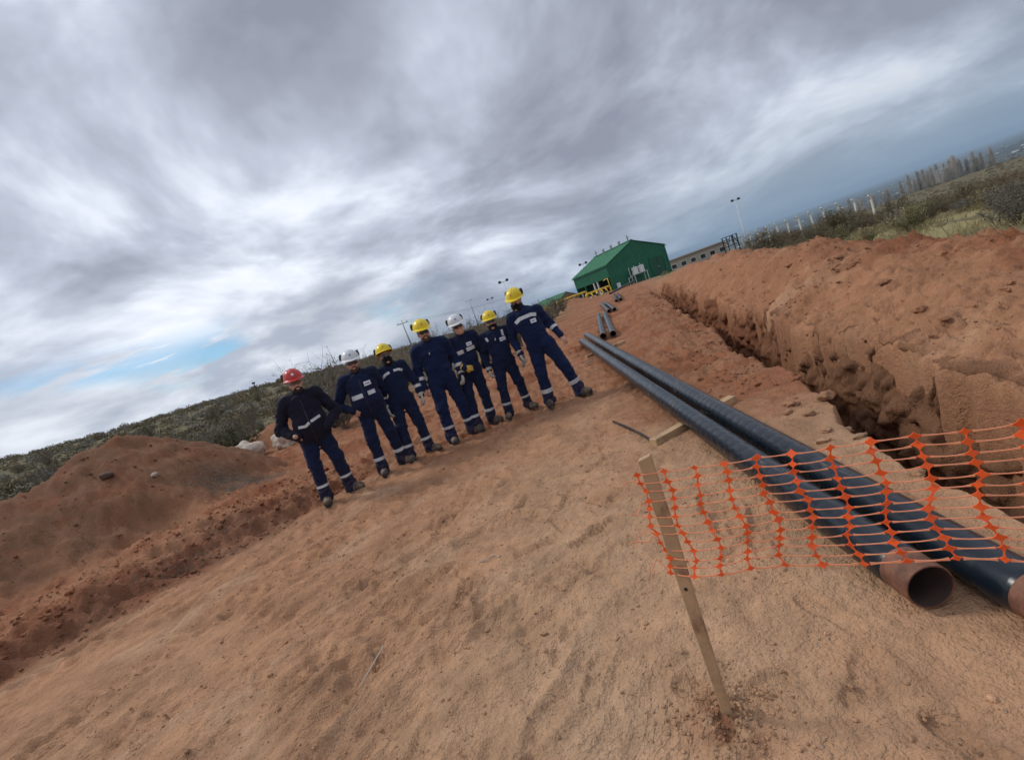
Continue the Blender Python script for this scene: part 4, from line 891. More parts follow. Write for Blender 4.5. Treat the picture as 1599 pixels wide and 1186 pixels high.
def make_pipe(L, cut0=0.13, cut1=0.12, seed=0):
    """one coated line pipe along +y from the origin; bare steel at both ends, hollow"""
    root = empty('coated_pipe'); n = 40; rng = random.Random(seed)
    def rev(prof, name, mt, par):
        mb = MB(); vs = []
        for (y, r) in prof:
            for j in range(n):
                a = 2 * math.pi * j / n; vs.append((r * math.cos(a), y, r * math.sin(a)))
        mb.add(vs, [(i * n + j, (i + 1) * n + j, (i + 1) * n + (j + 1) % n, i * n + (j + 1) % n) for i in range(len(prof) - 1) for j in range(n)])
        o = mb.build(name, mt, par, True); autosmooth(o, 40); return o
    prof = [(cut0 - 0.012, 0.0842), (cut0, 0.0868)]; y = cut0
    while y < L - cut1:     # overlapping wraps of tape
        w = rng.uniform(0.095, 0.125); y2 = min(y + w, L - cut1); prof += [(y + 0.006, 0.0872), (y2 - 0.003, 0.0878 + rng.uniform(-.0002, .0003)), (y2, 0.0870)]; y = y2
    prof += [(L - cut1 + 0.012, 0.0842)]
    rev(prof, 'coating', M_COAT, root)
    for nm, p in (('bare_end', [(cut0 + 0.02, 0.0840), (0.004, 0.0840), (0.0, 0.0820), (0.0, 0.0770), (0.004, 0.0765)]), ('bare_end', [(L - cut1 - 0.02, 0.0840), (L - 0.004, 0.0840), (L, 0.0820), (L, 0.0770), (L - 0.004, 0.0765)])): rev(p, nm, M_RUST, root)
    rev([(0.003, 0.0765), (L * 0.3, 0.0765), (L * 0.6, 0.0765), (L - 0.003, 0.0765)], 'bore', M_INSIDE, root)
    return root

def place_pipe(o, a, b):
    a, b = Vector(a), Vector(b); d = (b - a).normalized(); o.location = a
    o.rotation_mode = 'QUATERNION'; o.rotation_quaternion = d.to_track_quat('Y', 'Z')

p1 = make_pipe(11.0, 0.14, 0.12, 3); tag(p1, 'long blue black coated pipe with open rusty end under the orange net', 'pipe', 'coated pipes laid along the trench'); place_pipe(p1, (1.132, 1.50, 0.088), (2.085, 12.4, 0.205))
p2 = make_pipe(12.4, 0.115, 0.12, 5); tag(p2, 'second long blue black coated pipe, the one nearer the trench', 'pipe', 'coated pipes laid along the trench'); place_pipe(p2, (1.318, 1.235, 0.086), (2.45, 13.5, 0.21))
far_lab = ['left pipe of the pair just beyond the two long pipes', 'right pipe of the pair just beyond the two long pipes', 'left pipe of the second far pair on the road', 'right pipe of the second far pair on the road', 'left pipe of the last far pair before the green building', 'right pipe of the last far pair before the green building']
pf = make_pipe(9.4, 0.12, 0.12, 9)
far_pts = [((2.66, 12.45), (4.72, 21.6)), ((2.88, 12.25), (4.95, 21.4)), ((5.25, 21.7), (6.95, 30.0)), ((5.48, 21.55), (7.2, 29.9)), ((7.35, 27.9), (9.7, 36.8)), ((7.6, 27.8), (9.95, 36.7))]
for i, ((ax, ay), (bx, by)) in enumerate(far_pts):
    o = pf if i == 0 else copy_tree(pf); tag(o, far_lab[i], 'pipe', 'coated pipes laid along the trench'); place_pipe(o, (ax, ay, H(ax, ay) + 0.13), (bx, by, H(bx, by) + 0.13))
o = copy_tree(pf); tag(o, 'grey coated pipe lying crosswise before the green building', 'pipe', 'coated pipes laid along the trench'); place_pipe(o, (9.6, 37.6, H(9.6, 37.6) + 0.3), (12.5, 40.0, H(12.5, 40) + 0.55))
o.scale = (1, 0.4, 1)

def timber(label, a, b, w, h, name='timber_skid', group='timbers under the pipes'):
    a, b = Vector(a), Vector(b); L = (b - a).length; mb = MB(); mb.box((0, 0, 0), (L, w, h)); o = mb.build(name, M_WOOD); bevel(o, 0.004, 2)
    o.location = (a + b) / 2; o.rotation_mode = 'QUATERNION'; o.rotation_quaternion = (b - a).to_track_quat('X', 'Z'); tag(o, label, 'timber', group); return o
timber('pale timber under both long pipes near the steel bar', (0.955, 3.93, 0.022), (1.90, 4.33, 0.016), 0.085, 0.10)
timber('timber under the far ends of the two long pipes', (1.70, 10.3, 0.045), (2.65, 10.5, 0.05), 0.10, 0.10)

def rod():
    mb = MB(); pts = [(0.905, 5.16, H(0.905, 5.16) + 0.016), (0.93, 4.7, H(0.93, 4.7) + 0.02), (0.955, 4.3, H(.955, 4.3) + 0.02), (0.972, 4.0, H(.972, 4.0) + 0.014)]
    mb.tube(pts, 0.0125, 10); o = mb.build('steel_bar', M_BAR, None, True); autosmooth(o); tag(o, 'thin dark steel bar lying on the road beside the pipes', 'bar')
rod()

def stake(label, base, top, w=0.041, th=0.024, yaw=0.5):
    base, top = Vector(base), Vector(top); mb = MB(); ax = (top - base).normalized(); u = Vector((math.cos(yaw), -math.sin(yaw), 0)); u = (u - ax * u.dot(ax)).normalized(); v = ax.cross(u); vs = []; n = 9; rng = random.Random(4)
    for i in range(n):
        t = i / (n - 1); p = base + (top - base) * t; k = 0.66 + 0.34 * min(1, t * 1.6); j = rng.uniform(-.0015, .0015)
        for a, b in ((-1, -1), (1, -1), (1, 1), (-1, 1)): vs.append(p + u * (a * w / 2 * k + j) + v * (b * th / 2) + ax * (0.006 * a if i == n - 1 else 0))
    mb.add(vs, [(i * 4 + j, i * 4 + (j + 1) % 4, (i + 1) * 4 + (j + 1) % 4, (i + 1) * 4 + j) for i in range(n - 1) for j in range(4)] + [(3, 2, 1, 0), tuple((n - 1) * 4 + j for j in range(4))])
    o = mb.build('wooden_stake', M_STAKE); bevel(o, 0.002, 1); tag(o, label, 'stake', 'stakes holding the net')
    m = MB(); c = base + (top - base) * 0.55 - v * (th / 2 + 0.0005)
    m.tube([c, c - v * 0.0015], 0.006, 8); m.build('knot', M_BAR, o)
    return o
stake('wooden stake driven into the road at the left end of the orange net', (0.2895, 1.385, -0.06), (0.298, 1.392, 0.938))
stake('stake holding the right end of the orange net', (1.72, 0.36, -0.06), (1.72, 0.36, 1.0), yaw=0.3)

def net():
    root = empty('barrier_net', (0.256, 1.388, 0)); tag(root, 'orange plastic barrier net stretched across the pipe ends', 'barrier net')
    d = Vector((0.820, -0.572, 0)).normalized(); nrm = Vector((d.y, -d.x, 0)); rows, cols, cw, rh = 13, 20, 0.0845, 0.0262
    rng = random.Random(12)
    jit = {}
    def P(c, r):
        if (c, r) in jit: return jit[(c, r)]
        s = c * cw; sag = 0.010 * math.sin(s * 2.1); z = 0.888 + 0.034 * min(1, s / 0.6) - sag
        comp = 1.10 - 0.10 * min(1, s / 0.7) + 0.03 * math.sin(c * 1.3); drop = r * rh * comp; lean = 0.012 * math.sin(c * 0.9) * (r / 12) - 0.012
        p = d * (s + 0.010 * math.sin(r * 0.8 + c * 0.6) * (0.4 + r / 12) + rng.uniform(-.004, .004)) + nrm * (lean + rng.uniform(-.003, .003)) + Vector((0, 0, z - drop + rng.uniform(-.003, .003)))
        jit[(c, r)] = p; return p
    str_ = MB()
    def ribbon(mb, pts, w, th):
        """flat strand: width vertical-ish, thin across"""
        n = len(pts); vs = []
        for i, p in enumerate(pts):
            T = (pts[min(i + 1, n - 1)] - pts[max(i - 1, 0)]).normalized(); q = nrm - T * nrm.dot(T); q.normalize(); s_ = T.cross(q); ww = w[i] if hasattr(w, '__len__') else w
            vs += [p + s_ * ww + q * th, p + s_ * ww - q * th, p - s_ * ww - q * th, p - s_ * ww + q * th]
        mb.add(vs, [(i * 4 + j, i * 4 + (j + 1) % 4, (i + 1) * 4 + (j + 1) % 4, (i + 1) * 4 + j) for i in range(n - 1) for j in range(4)] + [(3, 2, 1, 0), ((n - 1) * 4, (n - 1) * 4 + 1, (n - 1) * 4 + 2, (n - 1) * 4 + 3)])
    for c in range(cols + 1):
        nodes = MB()
        for r in range(rows):
            p = P(c, r); e = (P(min(c + 1, cols), r) - P(max(c - 1, 0), r)).normalized(); v = (P(c, min(r + 1, rows - 1)) - P(c, max(r - 1, 0))).normalized(); q = e.cross(v).normalized()
            k = rng.uniform(0.85, 1.18); e = (e + q * rng.uniform(-0.35, 0.35)).normalized(); v = (v + q * rng.uniform(-0.3, 0.3)).normalized(); hx, hz, nx, nz = 0.0135 * k, 0.0110 * k, 0.0050 * k, 0.0050 * k
            out = [e * hx, e * nx + v * nz, v * hz, -e * nx + v * nz, -e * hx, -e * nx - v * nz, -v * hz, e * nx - v * nz]
            nodes.add([p + a + q * 0.0012 for a in out] + [p + a - q * 0.0012 for a in out], [tuple(range(8)), tuple(reversed(range(8, 16)))] + [(i, i + 8, (i + 1) % 8 + 8, (i + 1) % 8) for i in range(8)])
            if r < rows - 1: ribbon(nodes, [p + v * 0.006, (p + P(c, r + 1)) / 2 + e * rng.uniform(-.0015, .0015), P(c, r + 1) - v * 0.006], [0.0030, 0.0013, 0.0030], 0.0009)
            if c < cols and not (c == 0 and r in (4, 8)):
                b = P(c + 1, r); sg = rng.uniform(0.0005, 0.004); pts = [p + (b - p) * t - Vector((0, 0, sg * math.sin(math.pi * t))) for t in (0.14, 0.3, 0.5, 0.7, 0.86)]; w = 0.0013 if r < rows - 1 else 0.0021
                ribbon(str_, pts, [w * 2.0, w, w * 0.85, w, w * 2.0], 0.0008)
        nodes.build('net_joint_column', M_NET1, root)
    tag(str_.build('net_strands', M_NET2, root), kind='stuff')
    for (r, dz, out_, cu) in ((1, 0.01, 0.05, 0.01), (4, -0.004, 0.035, 0.02), (7, -0.02, 0.085, -0.03), (7, -0.035, 0.08, 0.01), (12, -0.05, 0.075, 0.05), (5, 0.02, 0.05, 0.0)):
        p = P(0, r); mb = MB(); ribbon(mb, [p, p - d * out_ * 0.4 + Vector((0, 0, cu)), p - d * out_ * 0.8 + Vector((0, 0, cu * 0.6 + dz * 0.5)), p - d * out_ + nrm * 0.02 + Vector((0, 0, dz))], 0.0016, 0.0007); mb.build('loose_strand', M_NET2, root)
net()

# ------------------------------------------------------------------ the plant: buildings, pipework, tanks, masts
def sheet_mat(name, col):
    return mat(name, col, 0.45, var=0.10, vscale=1.3, dirt=tuple(c * 0.78 for c in col), dscale=0.9, damt=(0.45, 0.7), spec=0.4)
M_GREEN = sheet_mat('green_sheet_wall', (0.010, 0.130, 0.066)); M_GROOF = sheet_mat('green_sheet_roof', (0.055, 0.235, 0.115)); M_BROWNW = sheet_mat('brown_sheet_wall', (0.20, 0.125, 0.06))
M_WHITE = mat('white_paint', (0.70, 0.71, 0.70), 0.5, var=0.08, dirt=(0.5, 0.46, 0.4), dscale=3); M_YEL = mat('yellow_pipe_paint', (0.72, 0.46, 0.03), 0.4, var=0.12, dirt=(0.45, 0.27, 0.03), dscale=4)
M_DARK = mat('dark_machinery', (0.022, 0.022, 0.022), 0.6, var=0.4); M_GALV = mat('galvanised_steel', (0.38, 0.39, 0.40), 0.45, metal=0.5); M_CONC = mat('concrete', (0.42, 0.40, 0.36), 0.9, var=0.15, bump=0.004); M_BEIGE = mat('beige_render', (0.46, 0.39, 0.31), 0.9, var=0.12)
M_PCONC = mat('pale_concrete_post', (0.66, 0.64, 0.58), 0.85, var=0.12, vscale=3)

def ribbed(name, mt, parent, origin, ex, ez, w, h0, h1, depth, pitch=0.30, nrm=None, top=None):
    """trapezoid-ribbed sheet spanning w along ex, from h0 up to h1 (or top(u)) along ez"""
    origin, ex, ez = Vector(origin), Vector(ex), Vector(ez); nv = nrm or ex.cross(ez); vs = []; us = [0.0]; k = 0
    prof = []
    u = 0
    while u < w - 1e-6:
        for du, dd in ((0.0, 0), (0.62, 0), (0.72, 1), (0.90, 1)):
            if u + du * pitch < w: prof.append((u + du * pitch, dd * depth))
        u += pitch
    prof.append((w, 0))
    if top:  # make sure the ridge is a vertex
        prof.append((w / 2 + 0.0003, 0)); prof.sort()
    mb = MB()
    for (u, dd) in prof:
        hh = top(u) if top else h1
        vs += [origin + ex * u + ez * h0 + nv * dd, origin + ex * u + ez * hh + nv * dd]
    mb.add(vs, [(2 * i, 2 * i + 2, 2 * i + 3, 2 * i + 1) for i in range(len(prof) - 1)])
    me = bpy.data.meshes.new(name); me.from_pydata(mb.v, [], mb.f); me.materials.append(mt); me.update(); o = link(name, me, parent)
    return o

def shed(label, C, rz, Wd, L, eave, ridge, base_h, wall_m, roof_m, open_side=True, vents=5, detail=True):
    b = empty('sheet_metal_building', C, rz); tag(b, label, 'building', 'sheet metal plant buildings'); X, Y, Z = Vector((1, 0, 0)), Vector((0, 1, 0)), Vector((0, 0, 1))
    tp = lambda u: eave + (ridge - eave) * (1 - abs(u - Wd / 2) / (Wd / 2))
    ribbed('gable_wall', wall_m, b, (0, 0, 0), X, Z, Wd, base_h, 0, 0.03, nrm=-Y, top=tp); ribbed('gable_wall', wall_m, b, (0, L, 0), X, Z, Wd, base_h, 0, 0.03, nrm=Y, top=tp)
    ribbed('side_wall', wall_m, b, (0, 0, 0), Y, Z, L, 1.72 if open_side else base_h, eave, 0.03, nrm=-X); ribbed('side_wall', wall_m, b, (Wd, 0, 0), Y, Z, L, base_h, eave, 0.03, nrm=X)
    sl = Vector((Wd / 2, 0, ridge - eave)); SL = sl.length; ov = 0.16; u = sl.normalized()
    r1 = ribbed('roof', roof_m, b, Vector((0, -ov, eave + 0.05)) - u * ov, Y, u, L + 2 * ov, 0, SL + ov, 0.035, nrm=Vector((-u.z, 0, u.x))); u2 = Vector((-u.x, 0, u.z))
    r2 = ribbed('roof', roof_m, b, Vector((Wd, -ov, eave + 0.05)) - u2 * ov, Y, u2, L + 2 * ov, 0, SL + ov, 0.035, nrm=Vector((u.z, 0, u.x)))
    mb = MB(); mb.box((Wd / 2, L / 2, ridge + 0.09), (0.34, L + 2 * ov, 0.05)); mb.build('ridge_cap', roof_m, b)
    for sgn, x in ((-1, -ov * u.x), (1, Wd + ov * u.x)):
        mb = MB(); mb.box((x - sgn * 0.02, L / 2, eave - 0.10), (0.10, L + 2 * ov, 0.10)); mb.build('gutter', wall_m, b)
    for k in range(vents):
        y = L * (0.06 + 0.88 * k / max(1, vents - 1)); mb = MB(); mb.tube([(Wd / 2, y, ridge), (Wd / 2, y, ridge + (0.75 if k in (0, vents - 1) else 0.5))], 0.08 if k in (0, vents - 1) else 0.15, 10); mb.tube([(Wd / 2, y, ridge + 0.42), (Wd / 2, y, ridge + 0.55)], [0.2, 0.16], 10); mb.build('roof_vent', M_GALV, b, False)
    mb = MB(); mb.box((Wd / 2, L / 2, base_h + 0.06), (Wd - 0.1, L - 0.1, 0.12)); mb.build('floor_slab', M_CONC, b)
    for x in (0.0, Wd):
        mb = MB(); mb.box((x, -0.022, (eave + base_h) / 2), (0.16, 0.05, eave - base_h)); mb.build('corner_trim', wall_m, b)
    return b

gb = shed('dark green sheet metal building with open side and roof vents', (14.2, 53.4, -0.05), R_(16.1), 8.0, 8.6, 3.15, 4.80, -0.3, M_GREEN, M_GROOF)
def fit_out(b):
    for y in (0.06, 3.1, 4.0, 6.2, 8.5):
        mb = MB(); mb.box((0.06, y, 0.73), (0.14, 0.14, 1.98)); mb.build('post', M_WHITE if y in (3.1, 4.0) else M_GREEN, b)
    mb = MB(); mb.tube([(-0.18, 0.25, 1.72), (-0.18, 0.25, 0.0)], 0.05, 8); mb.tube([(-0.18, 0.25, 1.72), (-0.18, 1.3, 1.62)], 0.05, 8); mb.build('down_pipe', M_YEL, b, True)
    # double door, recessed look: frame, two leaves, handles
    mb = MB()
    for (c, s_) in (((6.45, -0.06, 2.16), (1.95, 0.10, 0.12)), ((5.5, -0.06, 1.0), (0.10, 0.10, 2.3)), ((7.4, -0.06, 1.0), (0.10, 0.10, 2.3))): mb.box(c, s_)
    mb.build('door_frame', M_GREEN, b)
    for x in (5.99, 6.91):
        mb = MB(); mb.box((x, -0.045, 1.0), (0.88, 0.05, 2.2)); dr = mb.build('door', mat('dark_green_door', (0.006, 0.075, 0.038), 0.5), b); mb = MB(); mb.box((6.40 if x < 6.5 else 6.50, -0.09, 1.0), (0.04, 0.05, 0.16)); mb.build('handle', M_GALV, dr)
    mb = MB(); mb.box((0.75, -0.07, 0.55), (0.45, 0.08, 0.55)); mb.build('junction_box', M_WHITE, b)
    # compressor skid seen through the open side
    for (x, y, z, a, c, d_) in ((2.2, 1.8, 0.6, 1.5, 1.4, 1.1), (2.0, 5.6, 0.7, 1.6, 2.0, 1.3), (3.9, 4.0, 1.0, 1.0, 5.5, 1.8)):
        mb = MB(); mb.box((x, y, z), (a, c, d_)); mb.tube([(x - a / 2, y - 0.3, z + 0.2), (x - a / 2 - 0.25, y - 0.3, z + 0.2)], 0.28, 14); mb.tube([(x, y, z + d_ / 2), (x, y, z + d_ / 2 + 0.7)], 0.12, 10); m_ = mb.build('compressor', M_DARK, b)
        mb = MB(); mb.box((x - a / 2 - 0.04, y + 0.35, z + 0.15), (0.06, 0.35, 0.3)); mb.build('gauge_panel', M_WHITE, m_)
fit_out(gb)
shed('low brown building with green roof, left of the large green one', (17.5, 121, -0.9), R_(17), 6.6, 17, 1.5, 3.15, -0.8, M_BROWNW, M_GROOF, False, 0)

def yard_tanks():
    bx = Matrix.Rotation(R_(16.1), 3, 'Z'); C = Vector((14.2, 53.4, -0.05)); W_ = lambda p: C + bx @ Vector(p)
    st = empty('tank_stand', W_((3.25, -0.75, 0)), R_(16.1)); tag(st, 'white pipe stand holding two drums against the green wall', 'stand')
    for x in (-0.85, 0.85):
        for y in (-0.3, 0.3): mb = MB(); mb.tube([(x, y, -0.2), (x, y, 1.02)], 0.035, 8); mb.build('leg', M_WHITE, st)
    mb = MB(); mb.box((0, 0, 1.04), (1.9, 0.75, 0.05)); mb.build('platform', M_WHITE, st)
    mb = MB(); mb.tube([(-0.95, 0.3, 1.0), (-0.95, 0.3, 2.0)], 0.035, 8); mb.build('riser', M_WHITE, st); mb = MB(); mb.tube([(-0.95, 0, 0.9), (-1.5, 0, 0.9), (-1.5, 0, -0.2)], 0.04, 8); mb.build('rail', M_WHITE, st)
    for i, x in enumerate((-0.42, 0.42)):
        t = empty('drum', W_((3.25 + x, -0.75, 1.075)), R_(16.1)); tag(t, ('left' if i == 0 else 'right') + ' white drum on the stand before the green wall', 'drum', 'white drums on the stand')
        mb = MB(); prof = [(0.0, 0.31), (0.02, 0.34), (0.22, 0.34), (0.24, 0.355), (0.26, 0.34), (0.50, 0.34), (0.52, 0.355), (0.54, 0.34), (0.74, 0.34), (0.78, 0.30)]; n = 20; vs = [(r * math.cos(2 * math.pi * j / n), r * math.sin(2 * math.pi * j / n), z) for z, r in prof for j in range(n)]
        mb.add(vs, [(k * n + j, k * n + (j + 1) % n, (k + 1) * n + (j + 1) % n, (k + 1) * n + j) for k in range(len(prof) - 1) for j in range(n)] + [tuple(range((len(prof) - 1) * n, len(prof) * n)), tuple(reversed(range(n)))]); mb.build('shell', M_WHITE, t)
        mb = MB(); mb.tube([(0, 0, 0.78), (0, 0, 0.98)], 0.03, 8); mb.build('vent_pipe', M_WHITE, t)
yard_tanks()

def yellow_works():
    """gas manifold in front of the open side, and the long header running left"""
    def bend(pts, r, nm, par, n=10):
        P = [Vector(p) for p in pts]; out = [P[0]]
        for i in range(1, len(P) - 1):
            a, b = (P[i - 1] - P[i]).normalized(), (P[i + 1] - P[i]).normalized(); k = min(0.22, (P[i - 1] - P[i]).length * 0.45, (P[i + 1] - P[i]).length * 0.45)
            for t in (0, .25, .5, .75, 1): out.append((P[i] + a * k) * (1 - t) ** 2 + P[i] * 2 * t * (1 - t) + (P[i] + b * k) * t * t)
        out.append(P[-1]); mb = MB(); mb.tube(out, r, n); return mb.build(nm, M_YEL, par, True)
    m_ = empty('gas_manifold', (11.4, 51.3, -0.05), R_(18)); tag(m_, 'yellow gas pipe manifold on the ground before the green building', 'pipework')
    bend([(-0.9, 0, 0.0), (-0.9, 0, 0.86), (2.25, 0, 0.86), (2.25, 0, 0.0)], 0.11, 'main_loop', m_); bend([(-0.8, -0.4, 0.18), (2.1, -0.4, 0.18)], 0.10, 'lower_header', m_)
    for x in (-0.35, 0.35, 0.95, 1.5): bend([(x, -0.4, 0.18), (x, -0.4, 0.58), (x, 0.0, 0.86)], 0.08, 'riser', m_)
    for x in (-0.65, -0.2, 0.75, 1.35):
        mb = MB(); mb.tube([(x, -0.4, 0.02), (x, -0.4, 0.5)], 0.05, 8); mb.tube([(x - 0.03, -0.4, 0.3), (x + 0.03, -0.4, 0.3)], 0.17, 14); mb.build('flange', M_WHITE, m_)
    for x in (0.1, 1.2): mb = MB(); mb.tube([(x, -0.55, 0.45), (x, -0.62, 0.45)], 0.14, 14); mb.tube([(x, -0.4, 0.45), (x, -0.6, 0.45)], 0.03, 8); mb.build('valve_wheel', M_DARK, m_)
    h = empty('gas_header', (8.3, 55, 0.1), R_(6)); tag(h, 'long yellow gas pipe on supports left of the green building', 'pipework')
    bend([(-0.4, 0, 0.2), (-0.4, 0, 0.98), (3.3, 0, 0.98), (3.3, 0, 0.2)], 0.12, 'pipe', h)
    for x in (0.5, 1.7, 2.8): mb = MB(); mb.box((x, 0, 0.3), (0.12, 0.3, 1.15)); mb.build('support', M_GALV, h)
    v = empty('gas_valve_group', (9.5, 72, 0.0)); tag(v, 'small far yellow valve group left of the header', 'pipework')
    bend([(-2.6, 0, 0.0), (-2.6, 0, 0.8), (-0.6, 0, 0.8), (-0.6, 0, 0.0)], 0.12, 'loop', v); bend([(-2.2, -0.3, 0.35), (-1.0, -0.3, 0.35)], 0.1, 'bypass', v)
    for x in (-2.0, -1.4): mb = MB(); mb.tube([(x, -0.3, 0.3), (x, -0.3, 0.95)], 0.06, 8); mb.tube([(x, -0.3, 0.95), (x, -0.3, 1.0)], 0.2, 12); mb.build('valve', M_YEL, v)
    k = empty('kerb_edging', (12.9, 51.6, 0), R_(40)); tag(k, 'white kerb strip at the foot of the green building', 'kerb'); mb = MB(); mb.box((0.6, 0, 0.04), (2.6, 0.14, 0.16)); mb.build('strip', M_WHITE, k)
yellow_works()

def low_building():
    b = empty('flat_roofed_building', (29.2, 75, -1.3)); tag(b, 'long low beige building with flat roof behind the spoil bank', 'building')
    mb = MB(); mb.box((5.0, 3, 1.0), (10.0, 6, 2.2)); mb.build('wall', M_BEIGE, b); mb = MB(); mb.box((5.0, 3, 2.2), (10.5, 6.6, 0.22)); mb.build('roof', mat('roof_edge', (0.30, 0.25, 0.21), 0.9), b)
    for x in (0.9, 2.5, 4.1, 5.7, 7.3, 8.9):
        mb = MB(); mb.box((x, -0.012, 1.15), (0.9, 0.06, 0.75)); w = mb.build('window', M_WHITE, b); mb = MB(); mb.box((x, -0.05, 1.15), (0.76, 0.03, 0.6)); mb.build('pane', M_LENS, w)
    s = empty('steel_platform', (37.6, 71, -1.4)); tag(s, 'dark steel frame platform at the right end of the low building', 'platform')
    for x in (-0.8, 0.8):
        for y in (-0.6, 0.6): mb = MB(); mb.box((x, y, 1.4), (0.12, 0.12, 2.9)); mb.build('leg', M_DARK, s)
    for z in (1.4, 2.1, 2.8): mb = MB(); mb.box((0, 0, z), (1.8, 1.4, 0.09)); mb.build('deck', M_DARK, s)
    for x in (-0.8, 0.0, 0.8): mb = MB(); mb.tube([(x, -0.6, 1.4), (x * 0.2, -0.6, 2.8)], 0.05, 6); mb.build('brace', M_DARK, s)
low_building()

def mast(label, x, y, top, head=True, r=0.09, mt=None):
    z0 = H(x, y); m_ = empty('light_mast', (x, y, z0)); tag(m_, label, 'light mast', 'floodlight masts round the plant'); h = top - z0; mb = MB()
    mb.tube([(0, 0, -0.3), (0, 0, h * 0.35), (0, 0, h)], [r, r * 0.8, r * 0.45], 8); mb.build('pole', mt or M_GALV, m_, True)
    mb = MB(); mb.box((0, 0, h), (1.1, 0.06, 0.06)); mb.build('crossbar', M_GALV, m_)
    for sx in (-1, 1): mb = MB(); mb.box((sx * 0.48, -0.1, h + 0.06), (0.34, 0.2, 0.26), Matrix.Rotation(R_(25), 3, 'X')); mb.build('floodlight', M_DARK, m_)
    return m_
mast('tall white mast with two floodlights beyond the spoil bank', 39.4, 70, 5.95, r=0.10, mt=M_WHITE)
mast('light mast just above the helmet of the man at the right end', 3.2, 60, 5.7, r=0.04)
mast('far light mast between the two rightmost men', 1.35, 92, 5.75, r=0.05)
mast('light mast beside the roof of the green building', 15.7, 71, 4.9, r=0.05)

def utility():
    ps = [(-10.3, 60), (-2.5, 95)]
    for i, (x, y) in enumerate(ps):
        z0 = H(x, y); u = empty('utility_pole', (x, y, z0)); tag(u, ('leaning grey utility pole behind the tall man' if i == 0 else 'far utility pole behind the helmets'), 'utility pole', 'poles of the power line'); h = 5.55 - z0 if i == 0 else 6.0
        mb = MB(); mb.tube([(0, 0, -0.3), (-0.12, 0, h)], [0.11, 0.07], 8); mb.build('pole', M_GALV, u, True); mb = MB(); mb.box((-0.1, 0, h - 0.4), (1.4, 0.08, 0.08)); mb.build('crossarm', M_GALV, u)
        for k in (-0.6, 0.6): mb = MB(); mb.tube([(k - 0.1, 0, h - 0.38), (k - 0.1, 0, h - 0.2)], 0.05, 6); mb.build('insulator', M_WHITE, u)
    for k in (-0.6, 0.6):
        a = Vector((-10.3 + k - 0.1, 60, 5.3)); b = Vector((16 + k, 118, 6.6)); mb = MB(); mb.tube([a.lerp(b, t / 12) - Vector((0, 0, 1.1 * 4 * (t / 12) * (1 - t / 12))) for t in range(13)], 0.012, 4); o = mb.build('power_line', M_DARK); tag(o, ('left' if k < 0 else 'right') + ' wire of the power line behind the helmets', 'wire', 'wires of the power line')
    x, y = -30.4, 60; s = empty('marker_post', (x, y, H(x, y))); tag(s, 'small dark marker post on the scrub hill left of the red helmet', 'post'); mb = MB(); mb.tube([(0, 0, 0), (0, 0, 1.75)], 0.06, 6); mb.build('post', M_DARK, s); mb = MB(); mb.box((0, -0.06, 1.66), (0.4, 0.05, 0.2)); mb.build('plate', M_DARK, s)
utility()

def posts():
    proto = None
    for i in range(19):
        y = 46 + i * 2.15; x = 38.6 + 0.4 * math.sin(i * 1.7) * 0.1; z = H(x, y) - 0.2
        if proto is None:
            o = proto = empty('fence_post', (x, y, z), R_(90)); mb = MB(); mb.box((0, 0, 1.1), (0.16, 0.16, 2.2)); c = mb.build('shaft', M_PCONC, o); bevel(c, 0.01, 1)
            mb = MB(); mb.box((0, 0.17, 2.36), (0.13, 0.12, 0.52), Matrix.Rotation(R_(-42), 3, 'X')); mb.build('bent_top', M_PCONC, o)
        else: o = copy_tree(proto); o.location = (x, y, z)
        o.rotation_euler = (R_(random.uniform(-2, 2)), 0, R_(120 + random.uniform(-8, 8)))
        tag(o, 'pale concrete fence post with bent top in the row beyond the spoil bank', 'fence post', 'concrete fence posts')
posts()

# ------------------------------------------------------------------ scrub
def leaf_mat(name, c1, c2):
    mt = bpy.data.materials.new(name); mt.use_nodes = True; t = NT(mt.node_tree); t.n.clear()
    out = t.node('ShaderNodeOutputMaterial'); b = t.node('ShaderNodeBsdfPrincipled'); t.l.new(b.outputs[0], out.inputs[0])
    g = t.node('ShaderNodeNewGeometry').outputs['Position']; oi = t.node('ShaderNodeObjectInfo').outputs['Random']
    n = t.noise(g, 6, 3, 0.6); n2 = t.noise(g, 0.35, 2, 0.5)
    f = t.math('ADD', t.math('MULTIPLY', n, 0.6), t.math('ADD', t.math('MULTIPLY', n2, 0.5), t.math('SUBTRACT', t.math('MULTIPLY', oi, 0.4), 0.25)))
    t.put(b.inputs['Base Color'], t.ramp(f, [(0.3, c1), (0.75, c2)])); b.inputs['Roughness'].default_value = 0.8; b.inputs['Specular IOR Level'].default_value = 0.15
    return mt
M_LOLIVE = leaf_mat('olive_leaf', (0.115, 0.098, 0.055), (0.220, 0.186, 0.104)); M_LGREEN = leaf_mat('yellow_green_leaf', (0.165, 0.152, 0.072), (0.320, 0.285, 0.145)); M_LGREY = leaf_mat('grey_leaf', (0.150, 0.138, 0.108), (0.290, 0.265, 0.205)); M_LBROWN = leaf_mat('brown_leaf', (0.125, 0.093, 0.053), (0.225, 0.170, 0.095))
M_TWIG = leaf_mat('grey_twig', (0.13, 0.108, 0.082), (0.27, 0.23, 0.18)); M_TWIGP = leaf_mat('pale_bare_branch', (0.42, 0.39, 0.34), (0.62, 0.58, 0.51)); M_LDKGREEN = leaf_mat('dark_green_leaf', (0.060, 0.072, 0.028), (0.125, 0.135, 0.056))

